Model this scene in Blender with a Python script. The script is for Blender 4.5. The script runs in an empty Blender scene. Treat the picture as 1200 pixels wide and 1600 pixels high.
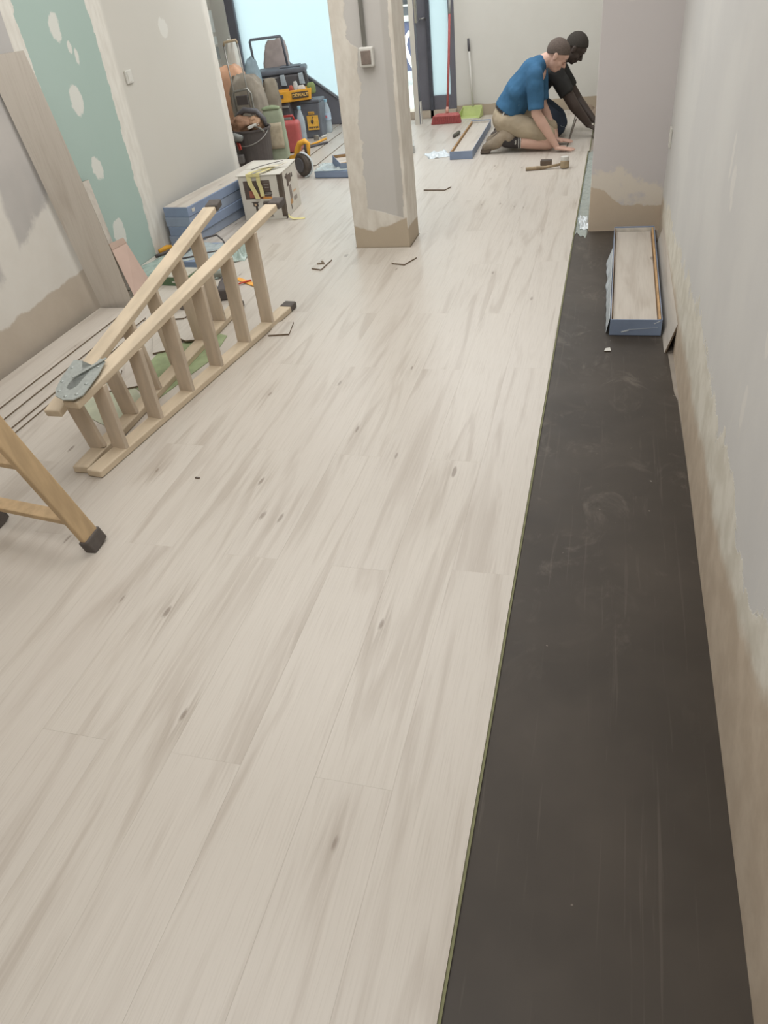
import bpy, bmesh, math, random
from mathutils import Vector, Matrix, noise as mnoise
random.seed(7)
S = bpy.context.scene
C = S.collection
PI = math.pi

# ------------------------------------------------------------------ camera
cam = bpy.data.cameras.new('camera'); camo = bpy.data.objects.new('camera', cam); C.objects.link(camo)
R = ((0.963406, -0.074897, 0.257372), (0.249162, 0.604252, -0.756834), (-0.098833, 0.793265, 0.600801))
camo.matrix_world = Matrix([(*R[0], 0), (*R[1], 0), (*R[2], 1.55), (0, 0, 0, 1)])
cam.sensor_fit = 'VERTICAL'; cam.sensor_height = 36.0; cam.sensor_width = 27.0
cam.lens = 36.0 * 1155 / 1600; cam.clip_start = 0.02; cam.clip_end = 200
S.camera = camo
# ------------------------------------------------------------------ sky and lights
w = bpy.data.worlds.new('world'); S.world = w; w.use_nodes = True
w.node_tree.nodes['Background'].inputs[0].default_value = (0.84, 0.98, 1.0, 1)
w.node_tree.nodes['Background'].inputs[1].default_value = 4.4
def area(name, loc, size, power, col=(1, 0.987, 0.965), rot=(0, 0, 0)):
    l = bpy.data.lights.new(name, 'AREA'); l.shape = 'RECTANGLE'; l.size = size[0]; l.size_y = size[1]
    l.energy = power; l.color = col
    o = bpy.data.objects.new(name, l); C.objects.link(o); o.location = loc; o.rotation_euler = rot
    return o
area('ceiling_lamp_near', (-1.0, 0.6, 2.62), (2.2, 1.8), 42)
area('ceiling_lamp_middle', (-1.4, 3.6, 2.62), (2.4, 2.2), 53)
area('ceiling_lamp_far', (-1.5, 7.2, 2.62), (2.6, 2.4), 86, (.97, .985, 1))
S.view_settings.view_transform = 'Standard'; S.view_settings.look = 'None'
S.view_settings.gamma = 1.0; S.view_settings.use_curve_mapping = False
S.view_settings.exposure = 0.0

# ------------------------------------------------------------------ node helpers
def lin(r, g, b):
    f = lambda c: (c/12.92 if c <= .04045 else ((c+.055)/1.055)**2.4)
    return (f(r/255), f(g/255), f(b/255), 1)
class NT:
    def __init__(s, name, rough=0.7, spec=0.3):
        s.m = bpy.data.materials.new(name); s.m.use_nodes = True
        s.t = s.m.node_tree; s.b = s.t.nodes['Principled BSDF']
        s.b.inputs['Roughness'].default_value = rough
        s.b.inputs['Specular IOR Level'].default_value = spec
        s._co = None
    def n(s, typ, **k):
        x = s.t.nodes.new('ShaderNode' + typ)
        for a, v in k.items(): setattr(x, a, v)
        return x
    def put(s, inp, v):
        if isinstance(v, bpy.types.NodeSocket): s.t.links.new(v, inp)
        else: inp.default_value = v
    def math(s, op, a, b=0.0, c=None, clamp=False):
        x = s.n('Math', operation=op, use_clamp=clamp); s.put(x.inputs[0], a); s.put(x.inputs[1], b)
        if c is not None: s.put(x.inputs[2], c)
        return x.outputs[0]
    def co(s):
        if s._co is None: s._co = s.n('TexCoord').outputs['Object']
        return s._co
    def xyz(s):
        x = s.n('SeparateXYZ'); s.put(x.inputs[0], s.co()); return x.outputs
    def scaled(s, v, sc, add=None):
        x = s.n('Mapping'); s.put(x.inputs['Vector'], v); x.inputs['Scale'].default_value = sc
        if add is not None: s.put(x.inputs['Location'], add)
        return x.outputs[0]
    def noise(s, v, scale=5, detail=3, rough=.5, dist=0.0):
        x = s.n('TexNoise'); s.put(x.inputs['Vector'], v); x.inputs['Scale'].default_value = scale
        x.inputs['Detail'].default_value = detail; x.inputs['Roughness'].default_value = rough
        x.inputs['Distortion'].default_value = dist
        return x.outputs[0]
    def mix(s, f, a, b, mode='MIX'):
        x = s.n('Mix', data_type='RGBA', blend_type=mode)
        s.put(x.inputs[0], f); s.put(x.inputs[6], a); s.put(x.inputs[7], b); return x.outputs[2]
    def step(s, v, lo, hi):      # 0 below lo, 1 above hi
        x = s.n('MapRange'); x.interpolation_type = 'SMOOTHSTEP'
        s.put(x.inputs[0], v); s.put(x.inputs[1], lo); s.put(x.inputs[2], hi); return x.outputs[0]
    def ramp(s, v, pts, lo, hi, vlo, vhi):   # profile value(v) through points (v, value)
        x = s.n('MapRange'); s.put(x.inputs[0], v); x.inputs[1].default_value = lo; x.inputs[2].default_value = hi
        r = s.n('ValToRGB'); s.put(r.inputs[0], x.outputs[0]); e = r.color_ramp.elements
        while len(e) > 1: e.remove(e[-1])
        for i, (p, q) in enumerate(pts):
            k = e[0] if i == 0 else e.new(0.5)
            k.position = (p-lo)/(hi-lo); g = (q-vlo)/(vhi-vlo); k.color = (g, g, g, 1)
        return s.math('MULTIPLY_ADD', r.outputs[0], vhi-vlo, vlo)
    def bump(s, h, strength=.3, dist=.002):
        x = s.n('Bump'); x.inputs['Strength'].default_value = strength; x.inputs['Distance'].default_value = dist
        s.put(x.inputs['Height'], h); s.put(s.b.inputs['Normal'], x.outputs[0])
    def blob(s, a, b, ca, cb, ra, rb, nz):   # 1 inside a ragged ellipse centred (ca, cb)
        u = s.math('DIVIDE', s.math('SUBTRACT', a, ca), ra); v = s.math('DIVIDE', s.math('SUBTRACT', b, cb), rb)
        d = s.math('ADD', s.math('MULTIPLY', u, u), s.math('MULTIPLY', v, v))
        d = s.math('ADD', d, s.math('MULTIPLY', s.math('SUBTRACT', nz, .5), 4.5))
        return s.step(d, 1.25, .85)
def simple(name, rgb, rough=.6, spec=.3, metal=0, var=.12, scale=20, bump=0, stretch=(1, 1, 1)):
    m = NT(name, rough, spec); c = lin(*rgb)
    nz = m.noise(m.scaled(m.co(), stretch), scale, 4)
    dk = tuple(x*(1-var) for x in c[:3]) + (1,); lt = tuple(min(1, x*(1+var)) for x in c[:3]) + (1,)
    m.put(m.b.inputs['Base Color'], m.mix(m.step(nz, .3, .7), dk, lt))
    m.b.inputs['Metallic'].default_value = metal
    if bump: m.bump(nz, bump, .003)
    return m.m

def plank_material(name, rnd=True, off=0.0, base=(196, 189, 179)):
    m = NT(name, .42, .5)
    co = m.co()
    if rnd:
        oi = m.n('ObjectInfo'); r = m.math('MULTIPLY', oi.outputs['Random'], 61.0)
        cx = m.n('CombineXYZ'); m.put(cx.inputs[0], r); m.put(cx.inputs[1], m.math('MULTIPLY', r, 1.7)); m.put(cx.inputs[2], 0.0)
        v = m.n('VectorMath', operation='ADD'); m.put(v.inputs[0], co); m.put(v.inputs[1], cx.outputs[0]); co = v.outputs[0]
        rr = oi.outputs['Random']
    else: rr = 0.5
    warp = m.noise(m.scaled(co, (5, 1.6, 5)), 1, 2)
    broad = m.noise(m.scaled(co, (11, .9, 4)), 1, 3, .5, 1.4)
    streak = m.noise(m.scaled(co, (30, 1.3, 8)), 1, 5, .6, 1.6)
    fine = m.noise(m.scaled(co, (260, 5, 30)), 1, 3, .6)
    wa = m.n('VectorMath', operation='ADD'); m.put(wa.inputs[0], m.scaled(co, (4.2, 1.15, 1)))
    ww = m.n('CombineXYZ'); m.put(ww.inputs[0], m.math('MULTIPLY', warp, .3)); m.put(wa.inputs[1], ww.outputs[0])
    vo = m.n('TexVoronoi'); vo.inputs['Scale'].default_value = 1.0; vo.voronoi_dimensions = '2D'; m.put(vo.inputs['Vector'], wa.outputs[0])
    d = vo.outputs['Distance']; sel = m.math('LESS_THAN', vo.outputs['Color'], .55)
    dn = m.math('ADD', d, m.math('MULTIPLY', m.math('SUBTRACT', streak, .5), .10))
    knot = m.math('MULTIPLY', m.step(dn, .034, .012), sel)
    halo = m.math('MULTIPLY', m.step(dn, .26, .02), sel)
    a = lin(*base); b = lin(base[0]-17, base[1]-19, base[2]-20); cc = lin(base[0]-42, base[1]-47, base[2]-50)
    lt = lin(base[0]+7, base[1]+7, base[2]+7)
    col = m.mix(m.step(broad, .50, .72), a, b)
    col = m.mix(m.math('MULTIPLY', m.step(streak, .56, .80), .75), col, b)
    col = m.mix(m.math('MULTIPLY', m.step(streak, .46, .25), .6), col, lt)
    col = m.mix(m.math('MULTIPLY', m.math('MULTIPLY', halo, m.step(streak, .42, .66)), .6), col, cc)
    col = m.mix(m.math('MULTIPLY', knot, .72), col, lin(122, 108, 96))
    col = m.mix(m.math('MULTIPLY', m.step(fine, .45, .75), .26), col, cc)
    if rnd: col = m.mix(m.math('MULTIPLY', rr, .16), col, lin(188, 180, 172))
    m.put(m.b.inputs['Base Color'], col)
    m.put(m.b.inputs['Roughness'], m.math('MULTIPLY_ADD', fine, .12, .30))
    m.bump(fine, .06, .0006)
    return m.m
M = {}
M['plank'] = plank_material('laminate_oak')
M['core'] = simple('fibreboard_core', (82, 86, 64), .8, .2, scale=60)
M['core_dark'] = simple('fibreboard_dark', (122, 108, 92), .8, .2, scale=60)

# ------------------------------------------------------------------ mesh helpers
class MB:
    def __init__(s): s.v = []; s.f = []; s.mi = []
    def add(s, vs, fs, mi=0):
        o = len(s.v); s.v += [tuple(x) for x in vs]; s.f += [tuple(i+o for i in f) for f in fs]; s.mi += [mi]*len(fs); return s
    def hexa(s, p, mi=0):   # 4 bottom ccw, 4 top ccw
        return s.add(p, [(3, 2, 1, 0), (4, 5, 6, 7), (0, 1, 5, 4), (1, 2, 6, 5), (2, 3, 7, 6), (3, 0, 4, 7)], mi)
    def box(s, c, d, rz=0, mi=0, rot=None):
        c = Vector(c); q = rot if rot is not None else Matrix.Rotation(rz, 3, 'Z')
        x, y, z = d[0]/2, d[1]/2, d[2]/2
        return s.hexa([c + q @ Vector(k) for k in ((-x,-y,-z),(x,-y,-z),(x,y,-z),(-x,y,-z),(-x,-y,z),(x,-y,z),(x,y,z),(-x,y,z))], mi)
    def b2(s, x0, x1, y0, y1, z0, z1, mi=0):
        return s.box(((x0+x1)/2, (y0+y1)/2, (z0+z1)/2), (abs(x1-x0), abs(y1-y0), abs(z1-z0)), 0, mi)
    def beam(s, a, b, wd, th, side=None, mi=0):   # side: direction of the width
        a, b = Vector(a), Vector(b); d = (b-a).normalized()
        sd = Vector(side) if side else d.cross(Vector((0, 0, 1)))
        sd = (sd - d*sd.dot(d)).normalized(); up = sd.cross(d).normalized()
        sd *= wd/2; up *= th/2
        return s.hexa([a-sd-up, a+sd-up, b+sd-up, b-sd-up, a-sd+up, a+sd+up, b+sd+up, b-sd+up], mi)
    def tube(s, pts, r, n=8, mi=0, closed=False):
        pts = [Vector(p) for p in pts]; rs = r if isinstance(r, (list, tuple)) else [r]*len(pts)
        vs = []; fs = []; prev = None; L = len(pts)
        for i, p in enumerate(pts):
            if closed: d = (pts[(i+1) % L]-pts[i-1])
            else: d = pts[min(i+1, L-1)]-pts[max(i-1, 0)]
            d.normalize()
            u = prev if prev is not None else (Vector((0, 0, 1)) if abs(d.z) < .9 else Vector((1, 0, 0)))
            u = (u-d*u.dot(d))
            if u.length < 1e-5: u = d.orthogonal()
            u.normalize(); prev = u; v = d.cross(u)
            for k in range(n):
                a = 2*PI*k/n; vs.append(p+(u*math.cos(a)+v*math.sin(a))*rs[i])
        seg = L if closed else L-1
        for i in range(seg):
            j = (i+1) % L
            for k in range(n):
                fs.append((i*n+k, i*n+(k+1) % n, j*n+(k+1) % n, j*n+k))
        if not closed: fs += [tuple(range(n))[::-1], tuple((L-1)*n+k for k in range(n))]
        return s.add(vs, fs, mi)
    def lathe(s, prof, base=(0, 0, 0), n=16, rot=None, mi=0):   # prof [(r,z)]
        vs = []; fs = []; base = Vector(base); L = len(prof)
        for r, z in prof:
            for k in range(n):
                a = 2*PI*k/n; v = Vector((r*math.cos(a), r*math.sin(a), z)); vs.append(base+(rot @ v if rot else v))
        for i in range(L-1):
            for k in range(n): fs.append((i*n+k, i*n+(k+1) % n, (i+1)*n+(k+1) % n, (i+1)*n+k))
        fs += [tuple(range(n))[::-1], tuple((L-1)*n+k for k in range(n))]
        return s.add(vs, fs, mi)
    def ell(s, c, r, rot=None, n=14, mi=0):
        prof = [(math.sin(PI*i/n)*1.0 + 1e-4, -math.cos(PI*i/n)) for i in range(n+1)]
        k = len(s.v); s.lathe(prof, (0, 0, 0), n*2 if n < 12 else 20, None, mi); c = Vector(c)
        for i in range(k, len(s.v)):
            v = Vector((s.v[i][0]*r[0], s.v[i][1]*r[1], s.v[i][2]*r[2])); s.v[i] = tuple(c+(rot @ v if rot else v))
        return s
    def cap(s, p0, r0, p1, r1, sy=1.0, n=16):   # tapered capsule, lateral (y) scale sy
        p0, p1 = Vector(p0), Vector(p1); d = (p1-p0); L = d.length; d.normalize()
        u = d.orthogonal().normalized(); v = d.cross(u); vs = []; fs = []; rings = []
        for i in range(1, 6): a = PI/2*(i/6-1); rings.append((p0+d*(r0*math.sin(a)), r0*math.cos(a), p0))
        for i in range(0, 5): t = i/4; rings.append((p0.lerp(p1, t), r0+(r1-r0)*t, p0.lerp(p1, t)))
        for i in range(1, 6): a = PI/2*(i/6); rings.append((p1+d*(r1*math.sin(a)), r1*math.cos(a), p1))
        for c, r, ax in rings:
            for k in range(n):
                a = 2*PI*k/n; q = c+(u*math.cos(a)+v*math.sin(a))*r; q.y = ax.y+(q.y-ax.y)*sy; vs.append(q)
        for i in range(len(rings)-1):
            for k in range(n): fs.append((i*n+k, i*n+(k+1) % n, (i+1)*n+(k+1) % n, (i+1)*n+k))
        fs += [tuple(range(n))[::-1], tuple((len(rings)-1)*n+k for k in range(n))]
        return s.add(vs, fs)
    def prism(s, poly, z0, z1, mi=0, side_mi=None):
        n = len(poly); vs = [(x, y, z0) for x, y in poly]+[(x, y, z1) for x, y in poly]
        s.add(vs, [tuple(range(n))[::-1], tuple(range(n, 2*n))], mi)
        s.add(vs, [(i, (i+1) % n, n+(i+1) % n, n+i) for i in range(n)], mi if side_mi is None else side_mi); return s
    def sheet(s, f, nu, nv, th=.0015, mi=0):   # f(u,v)->point; closed thin sheet
        o = [[Vector(f(i/nu, j/nv)) for j in range(nv+1)] for i in range(nu+1)]
        vs = []; W = nv+1
        nrm = []
        for i in range(nu+1):
            for j in range(nv+1):
                a = o[min(i+1, nu)][j]-o[max(i-1, 0)][j]; b = o[i][min(j+1, nv)]-o[i][max(j-1, 0)]
                k = a.cross(b); k = k.normalized() if k.length > 1e-9 else Vector((0, 0, 1)); nrm.append(k)
                vs.append(o[i][j])
        N_ = len(vs); vs = vs+[vs[i]-nrm[i]*th for i in range(N_)]
        fs = []
        for i in range(nu):
            for j in range(nv):
                a, b, c, d = i*W+j, (i+1)*W+j, (i+1)*W+j+1, i*W+j+1
                fs.append((a, b, c, d)); fs.append((N_+d, N_+c, N_+b, N_+a))
        for i in range(nu):
            fs.append((i*W, N_+i*W, N_+(i+1)*W, (i+1)*W)); fs.append(((i+1)*W+nv, N_+(i+1)*W+nv, N_+i*W+nv, i*W+nv))
        for j in range(nv):
            fs.append((j+1, N_+j+1, N_+j, j)); fs.append((nu*W+j, N_+nu*W+j, N_+nu*W+j+1, nu*W+j+1))
        return s.add(vs, fs, mi)
    def mesh(s, name, mats, smooth=False):
        me = bpy.data.meshes.new(name); me.from_pydata([tuple(v) for v in s.v], [], s.f)
        for m in (mats if isinstance(mats, (list, tuple)) else [mats]): me.materials.append(m)
        me.polygons.foreach_set('material_index', s.mi); me.update()
        if smooth: me.polygons.foreach_set('use_smooth', [True]*len(me.polygons))
        return me
    def build(s, name, mats, parent=None, smooth=False, bevel=0, loc=None, seg=2, auto=False):
        me = s.mesh(name, mats, smooth); o = bpy.data.objects.new(name, me); C.objects.link(o)
        if parent:
            o.parent = parent
            if loc is None: # vertices are in world space: bring them into the parent's frame
                me.transform(Matrix.LocRotScale(parent.location, parent.rotation_euler, None).inverted() if parent.parent is None else wm(parent).inverted())
        if loc is not None: o.location = loc
        if bevel:
            b = o.modifiers.new('bevel', 'BEVEL'); b.width = bevel; b.segments = seg; b.limit_method = 'ANGLE'
        return o
def wm(o):
    m = Matrix.LocRotScale(o.location, o.rotation_euler, o.scale)
    return wm(o.parent) @ m if o.parent else m
def tag(o, label=None, cat=None, group=None, kind=None):
    if label: o['label'] = label
    if cat: o['category'] = cat
    if group: o['group'] = group
    if kind: o['kind'] = kind
    return o
def thing(name, label, cat, loc=(0, 0, 0), rz=0, group=None):
    o = bpy.data.objects.new(name, None); C.objects.link(o); o.location = loc; o.rotation_euler = (0, 0, rz); o.empty_display_size = .05
    return tag(o, label, cat, group)
def struct(o): o['kind'] = 'structure'; return o
def recenter(o, c):     # move a world-space mesh's origin to c
    o.data.transform(Matrix.Translation(-Vector(c))); o.location = c; return o

# ------------------------------------------------------------------ wall materials
def wall_right_mat():
    m = NT('plaster_right', .75, .25); X, Y, Z = m.xyz(); co = m.co()
    n1 = m.noise(co, 9, 5, .6); n2 = m.noise(m.scaled(co, (1, 1.5, 2.2)), 5, 5, .65); n3 = m.noise(co, 2.2, 3)
    grey = m.mix(m.step(n3, .35, .65), lin(198, 197, 195), lin(204, 203, 200))
    st = m.noise(m.scaled(co, (1, 16, 2.2)), 2, 4, .6)
    grey = m.mix(m.math('MULTIPLY', m.step(st, .58, .74), .3), grey, lin(208, 205, 198))
    hw = m.ramp(Y, [(0, .62), (1.08, .47), (1.36, .40), (1.84, .43), (2.24, .42), (2.55, .44), (2.87, .45), (3.6, .36), (4.6, .28), (5.1, .2)], 0, 5.2, 0, .8)
    hb = m.ramp(Y, [(0, .52), (.99, .37), (1.21, .31), (1.57, .24), (1.9, .22), (2.5, .19), (2.84, .175), (3.6, .19), (4.86, .1)], 0, 5.2, 0, .8)
    dz = m.math('ADD', m.math('MULTIPLY', m.math('SUBTRACT', n2, .5), .34), m.math('MULTIPLY', m.math('SUBTRACT', n1, .5), .07))
    wm_ = m.step(m.math('SUBTRACT', m.math('ADD', hw, dz), Z), -.003, .01)
    white = m.mix(m.step(n1, .35, .65), lin(200, 195, 182), lin(216, 212, 201))
    col = m.mix(wm_, grey, white)
    bm_ = m.step(m.math('SUBTRACT', m.math('ADD', hb, m.math('MULTIPLY', m.math('SUBTRACT', n2, .5), .12)), Z), -.04, .03)
    beige = m.mix(m.step(n1, .35, .7), lin(180, 165, 147), lin(194, 180, 162))
    col = m.mix(bm_, col, beige)
    for (a, b, ra, rb) in ((2.42, .93, .05, .05), (2.52, .975, .02, .06), (2.40, .875, .02, .02), (1.6, .85, .03, .06), (1.7, .6, .02, .05)):
        col = m.mix(m.math('MULTIPLY', m.blob(Y, Z, a, b, ra, rb, n1), .55), col, lin(216, 213, 207))
    m.put(m.b.inputs['Base Color'], col)
    m.bump(m.math('ADD', m.math('MULTIPLY', wm_, .6), m.math('MULTIPLY', n2, .5)), .5, .004)
    return m.m
def wall_left_mat():
    m = NT('plaster_left', .75, .25); X, Y, Z = m.xyz(); co = m.co()
    n1 = m.noise(co, 8, 5, .6); n3 = m.noise(co, 2.5, 3)
    grey = m.mix(m.step(n3, .35, .65), lin(176, 173, 170), lin(188, 184, 180))
    d1 = m.math('MULTIPLY', m.math('SUBTRACT', n1, .5), .22)
    hw = m.ramp(Y, [(2.0, .32), (2.8, .33), (3.1, .30), (3.3, .22), (3.45, .37), (3.62, .60), (3.7, .75)], 2, 4, 0, 1)
    band = m.math('MULTIPLY', m.step(m.math('ADD', Y, m.math('MULTIPLY', d1, .3)), 3.05, 3.09), m.step(m.math('ADD', Y, m.math('MULTIPLY', d1, .3)), 3.27, 3.23))
    ww = m.math('MAXIMUM', m.step(m.math('SUBTRACT', m.math('ADD', hw, d1), Z), -.01, .05), m.math('MULTIPLY', band, m.step(Z, 1.05, .85)))
    col = m.mix(ww, grey, m.mix(n1, lin(204, 200, 192), lin(214, 211, 205)))
    hb = m.ramp(Y, [(2, .22), (2.8, .22), (3.15, .16), (3.4, .16), (3.6, .20), (3.7, .26)], 2, 4, 0, 1)
    bb = m.step(m.math('SUBTRACT', m.math('ADD', hb, m.math('MULTIPLY', d1, .3)), Z), -.006, .01)
    col = m.mix(bb, col, m.mix(n1, lin(176, 164, 150), lin(190, 180, 166)))
    m.put(m.b.inputs['Base Color'], col); m.bump(n1, .4, .004); return m.m
def wall_board_mat():
    m = NT('plasterboard', .75, .25); X, Y, Z = m.xyz(); co = m.co()
    n1 = m.noise(co, 7, 5, .6); n3 = m.noise(co, 2, 3); n2 = m.noise(m.scaled(co, (1, 8, 2)), 4, 3)
    yy = m.math('ADD', Y, m.math('MULTIPLY', m.math('SUBTRACT', n1, .5), .10))
    green = m.mix(n3, lin(158, 178, 170), lin(168, 186, 179))
    board = m.mix(n3, lin(196, 193, 184), lin(201, 198, 191))
    cream = m.mix(m.step(n2, .3, .7), lin(208, 204, 195), lin(218, 215, 207))
    g = m.math('MULTIPLY', m.step(yy, 4.03, 4.035), m.step(yy, 4.70, 4.695))
    strip = m.math('MAXIMUM', m.step(yy, 4.035, 4.03), m.math('MULTIPLY', m.step(yy, 4.695, 4.70), m.step(Y, 4.88, 4.83)))
    strip = m.math('MAXIMUM', strip, m.step(yy, 6.19, 6.24))
    col = m.mix(strip, m.mix(g, board, green), cream)
    for (a, b, ra, rb) in ((4.336, 1.405, .055, .07), (4.42, 1.295, .025, .035), (4.46, 1.25, .022, .05), (4.33, 1.04, .055, .075), (4.33, .664, .05, .08), (4.35, .262, .055, .08), (5.56, 1.29, .06, .06)):
        col = m.mix(m.math('MULTIPLY', m.blob(Y, Z, a, b, ra, rb, n1), .9), col, lin(212, 211, 204))
    m.put(m.b.inputs['Base Color'], col); m.bump(m.math('ADD', m.math('MULTIPLY', strip, .4), m.math('MULTIPLY', n2, .3)), .3, .003); return m.m
def pier_mat():
    m = NT('plaster_pier', .75, .25); X, Y, Z = m.xyz(); co = m.co()
    n1 = m.noise(co, 11, 5, .65); n3 = m.noise(co, 2, 3)
    n5_ = m.noise(co, 42, 4, .7); d = m.math('ADD', m.math('MULTIPLY', m.math('SUBTRACT', n1, .5), .22), m.math('MULTIPLY', m.math('SUBTRACT', n5_, .5), .07))
    col = m.mix(n3, lin(194, 189, 188), lin(200, 195, 194))
    ww = m.step(m.math('SUBTRACT', m.math('ADD', m.ramp(X, [(-.1, .33), (.05, .37), (.15, .40), (.25, .33), (.36, .24)], -.15, .4, 0, 1), d), Z), -.02, .03)
    col = m.mix(m.math('MULTIPLY', ww, m.step(n1, .25, .5)), col, lin(212, 204, 192))
    bb = m.step(m.math('SUBTRACT', m.math('ADD', m.ramp(X, [(-.1, .25), (-.02, .235), (.05, .18), (.11, .155), (.2, .15), (.36, .135)], -.15, .4, 0, 1), m.math('MULTIPLY', d, .35)), Z), -.004, .006)
    col = m.mix(bb, col, m.mix(n1, lin(188, 172, 152), lin(198, 183, 164)))
    wt = m.blob(X, Z, .07, 1.24, .09, .035, n1)
    col = m.mix(wt, col, lin(205, 200, 195))
    m.put(m.b.inputs['Base Color'], col); m.bump(n1, .3, .003); return m.m
def pillar_mat():
    m = NT('plaster_pillar', .75, .25); X, Y, Z = m.xyz(); co = m.co()
    n1 = m.noise(co, 7, 5, .6); n4 = m.noise(m.scaled(co, (2, 2, .8)), 9, 4, .6)
    d = m.math('MULTIPLY', m.math('SUBTRACT', n1, .5), .13)
    xl = m.math('ADD', m.ramp(Z, [(0, -1.47), (.25, -1.47), (.46, -1.467), (.72, -1.48), (.95, -1.448), (1.13, -1.42), (1.18, -1.485), (1.36, -1.468), (2.0, -1.47)], 0, 2.7, -2, -1), d)
    cream = m.mix(m.step(n4, .3, .7), lin(202, 195, 184), lin(216, 211, 201))
    grey = m.mix(n4, lin(186, 183, 178), lin(193, 190, 186))
    gm = m.math('MULTIPLY', m.step(m.math('SUBTRACT', X, xl), -.003, .003), m.step(m.math('ADD', X, m.math('MULTIPLY', d, .3)), -1.232, -1.236))
    gm = m.math('MULTIPLY', gm, m.step(m.math('ADD', Z, m.math('MULTIPLY', d, .25)), m.ramp(X, [(-1.48, .245), (-1.36, .25), (-1.24, .18)], -1.6, -1.2, 0, 1), m.math('ADD', m.ramp(X, [(-1.48, .245), (-1.36, .25), (-1.24, .18)], -1.6, -1.2, 0, 1), .006)))
    gm = m.math('MULTIPLY', gm, m.step(Y, 4.77, 4.765))
    col = m.mix(gm, cream, grey)
    dk = m.math('MULTIPLY', m.step(X, -1.285, -1.27), gm); col = m.mix(m.math('MULTIPLY', dk, .35), col, lin(160, 155, 147))  # shading beside the front corner, painted in as a darker band
    bb = m.step(m.math('SUBTRACT', m.math('ADD', m.ramp(X, [(-1.58, .15), (-1.45, .11), (-1.3, .125), (-1.22, .19)], -1.6, -1.2, 0, 1), m.math('MULTIPLY', d, .4)), Z), -.005, .01)
    col = m.mix(bb, col, m.mix(n1, lin(174, 160, 140), lin(184, 171, 152)))
    m.put(m.b.inputs['Base Color'], col); m.bump(m.math('ADD', m.math('MULTIPLY', gm, -.6), m.math('MULTIPLY', n4, .5)), .5, .004); return m.m
def far_wall_mat():
    m = NT('plaster_far', .75, .25); X, Y, Z = m.xyz(); co = m.co(); n1 = m.noise(co, 6, 4)
    col = m.mix(n1, lin(202, 200, 192), lin(209, 207, 200))
    bb = m.step(m.math('SUBTRACT', m.math('ADD', .105, m.math('MULTIPLY', m.math('SUBTRACT', n1, .5), .05)), Z), -.004, .008)
    col = m.mix(bb, col, lin(176, 162, 142))
    m.put(m.b.inputs['Base Color'], col); m.bump(n1, .2, .003); return m.m
M['wall_r'] = wall_right_mat(); M['wall_l'] = wall_left_mat(); M['board'] = wall_board_mat(); M['pier'] = pier_mat(); M['pillar'] = pillar_mat(); M['far'] = far_wall_mat()
M['plain'] = simple('plain_plaster', (196, 190, 180), .8, .2, scale=5, var=.04)
M['ceil'] = simple('ceiling_paint', (214, 211, 205), .85, .2, scale=4, var=.03)
M['concrete'] = simple('screed', (150, 142, 132), .85, .2, scale=8)
M['alu_dark'] = simple('dark_frame_paint_hazed', (104, 104, 112), .45, .4, scale=4, var=.06)  # dark frame colour lifted, so the haze sits in the paint
M['alu_cream'] = simple('cream_frame_paint', (192, 188, 178), .5, .3, scale=4, var=.04)
M['white_pl'] = simple('white_plastic', (205, 203, 196), .45, .4, var=.03)
M['grey_pl'] = simple('grey_plastic', (150, 150, 146), .5, .4, var=.03)
M['dark_pl'] = simple('dark_plastic', (86, 80, 78), .5, .35, var=.06)

# ------------------------------------------------------------------ room
ZF = -.0115
floor = struct(MB().b2(-4.6, 1.4, -1.6, 9.4, -.15, ZF).build('floor', M['concrete']))
struct(MB().b2(-4.6, 1.4, -1.6, 9.4, 2.7, 2.8).build('ceiling', M['ceil']))
def quad_wall(name, a, b, th, mat, z0=ZF-.02, z1=2.72):
    a, b = Vector((*a, 0)), Vector((*b, 0)); d = (b-a).normalized(); n = Vector((-d.y, d.x, 0))*th
    m = MB(); m.hexa([a+Vector((0, 0, z0)), b+Vector((0, 0, z0)), b+n+Vector((0, 0, z0)), a+n+Vector((0, 0, z0)), a+Vector((0, 0, z1)), b+Vector((0, 0, z1)), b+n+Vector((0, 0, z1)), a+n+Vector((0, 0, z1))])
    return struct(m.build(name, mat))
quad_wall('wall_right', (.372, 5.12), (.372, -1.6), .15, M['wall_r'])
bpy.data.objects['wall_right'].data.transform(Matrix.Identity(4))
for v in bpy.data.objects['wall_right'].data.vertices:
    v.co.x -= .0075*max(0, v.co.y)     # the wall runs slightly inwards
struct(MB().b2(-.096, .55, 5.04, 5.62, ZF-.02, 2.72).build('wall_pier', M['pier'], bevel=.004))
quad_wall('wall_right_far', (.36, 9.25), (.36, 5.62), .15, M['plain'])
quad_wall('wall_near', (-2.9, -1.5), (.4, -1.5), -.15, M['plain'])
quad_wall('wall_left', (-2.9, -1.6), (-2.9, 3.72), .3, M['wall_l'])
quad_wall('wall_left_board', (-3.06, 3.72), (-3.06, 6.305), .12, M['board'])
quad_wall('wall_left_return', (-3.18, 6.2), (-4.5, 6.2), .1, M['plain'])
quad_wall('wall_left_recess', (-4.45, 6.2), (-4.45, 9.3), .12, M['plain'])
fw = MB()
fw.b2(-1.69, .5, 9.25, 9.4, ZF-.02, 2.72); fw.b2(-4.55, -4.29, 9.25, 9.4, ZF-.02, 2.72)
fw.b2(-4.29, -1.69, 9.25, 9.4, 2.35, 2.72)
struct(fw.build('wall_far', M['far']))
struct(MB().b2(-2.62, -1.69, 9.2, 9.45, ZF-.02, .075).build('trim_threshold', simple('threshold_screed', (184, 172, 156), .7, .3, scale=9)))
pill = thing('wall_pillar', None, None); pill['kind'] = 'structure'
pm = MB().b2(-1.581, -1.213, 4.76, 5.035, ZF-.02, 2.72).build('pillar_shaft', M['pillar'], pill, bevel=.006)

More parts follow.
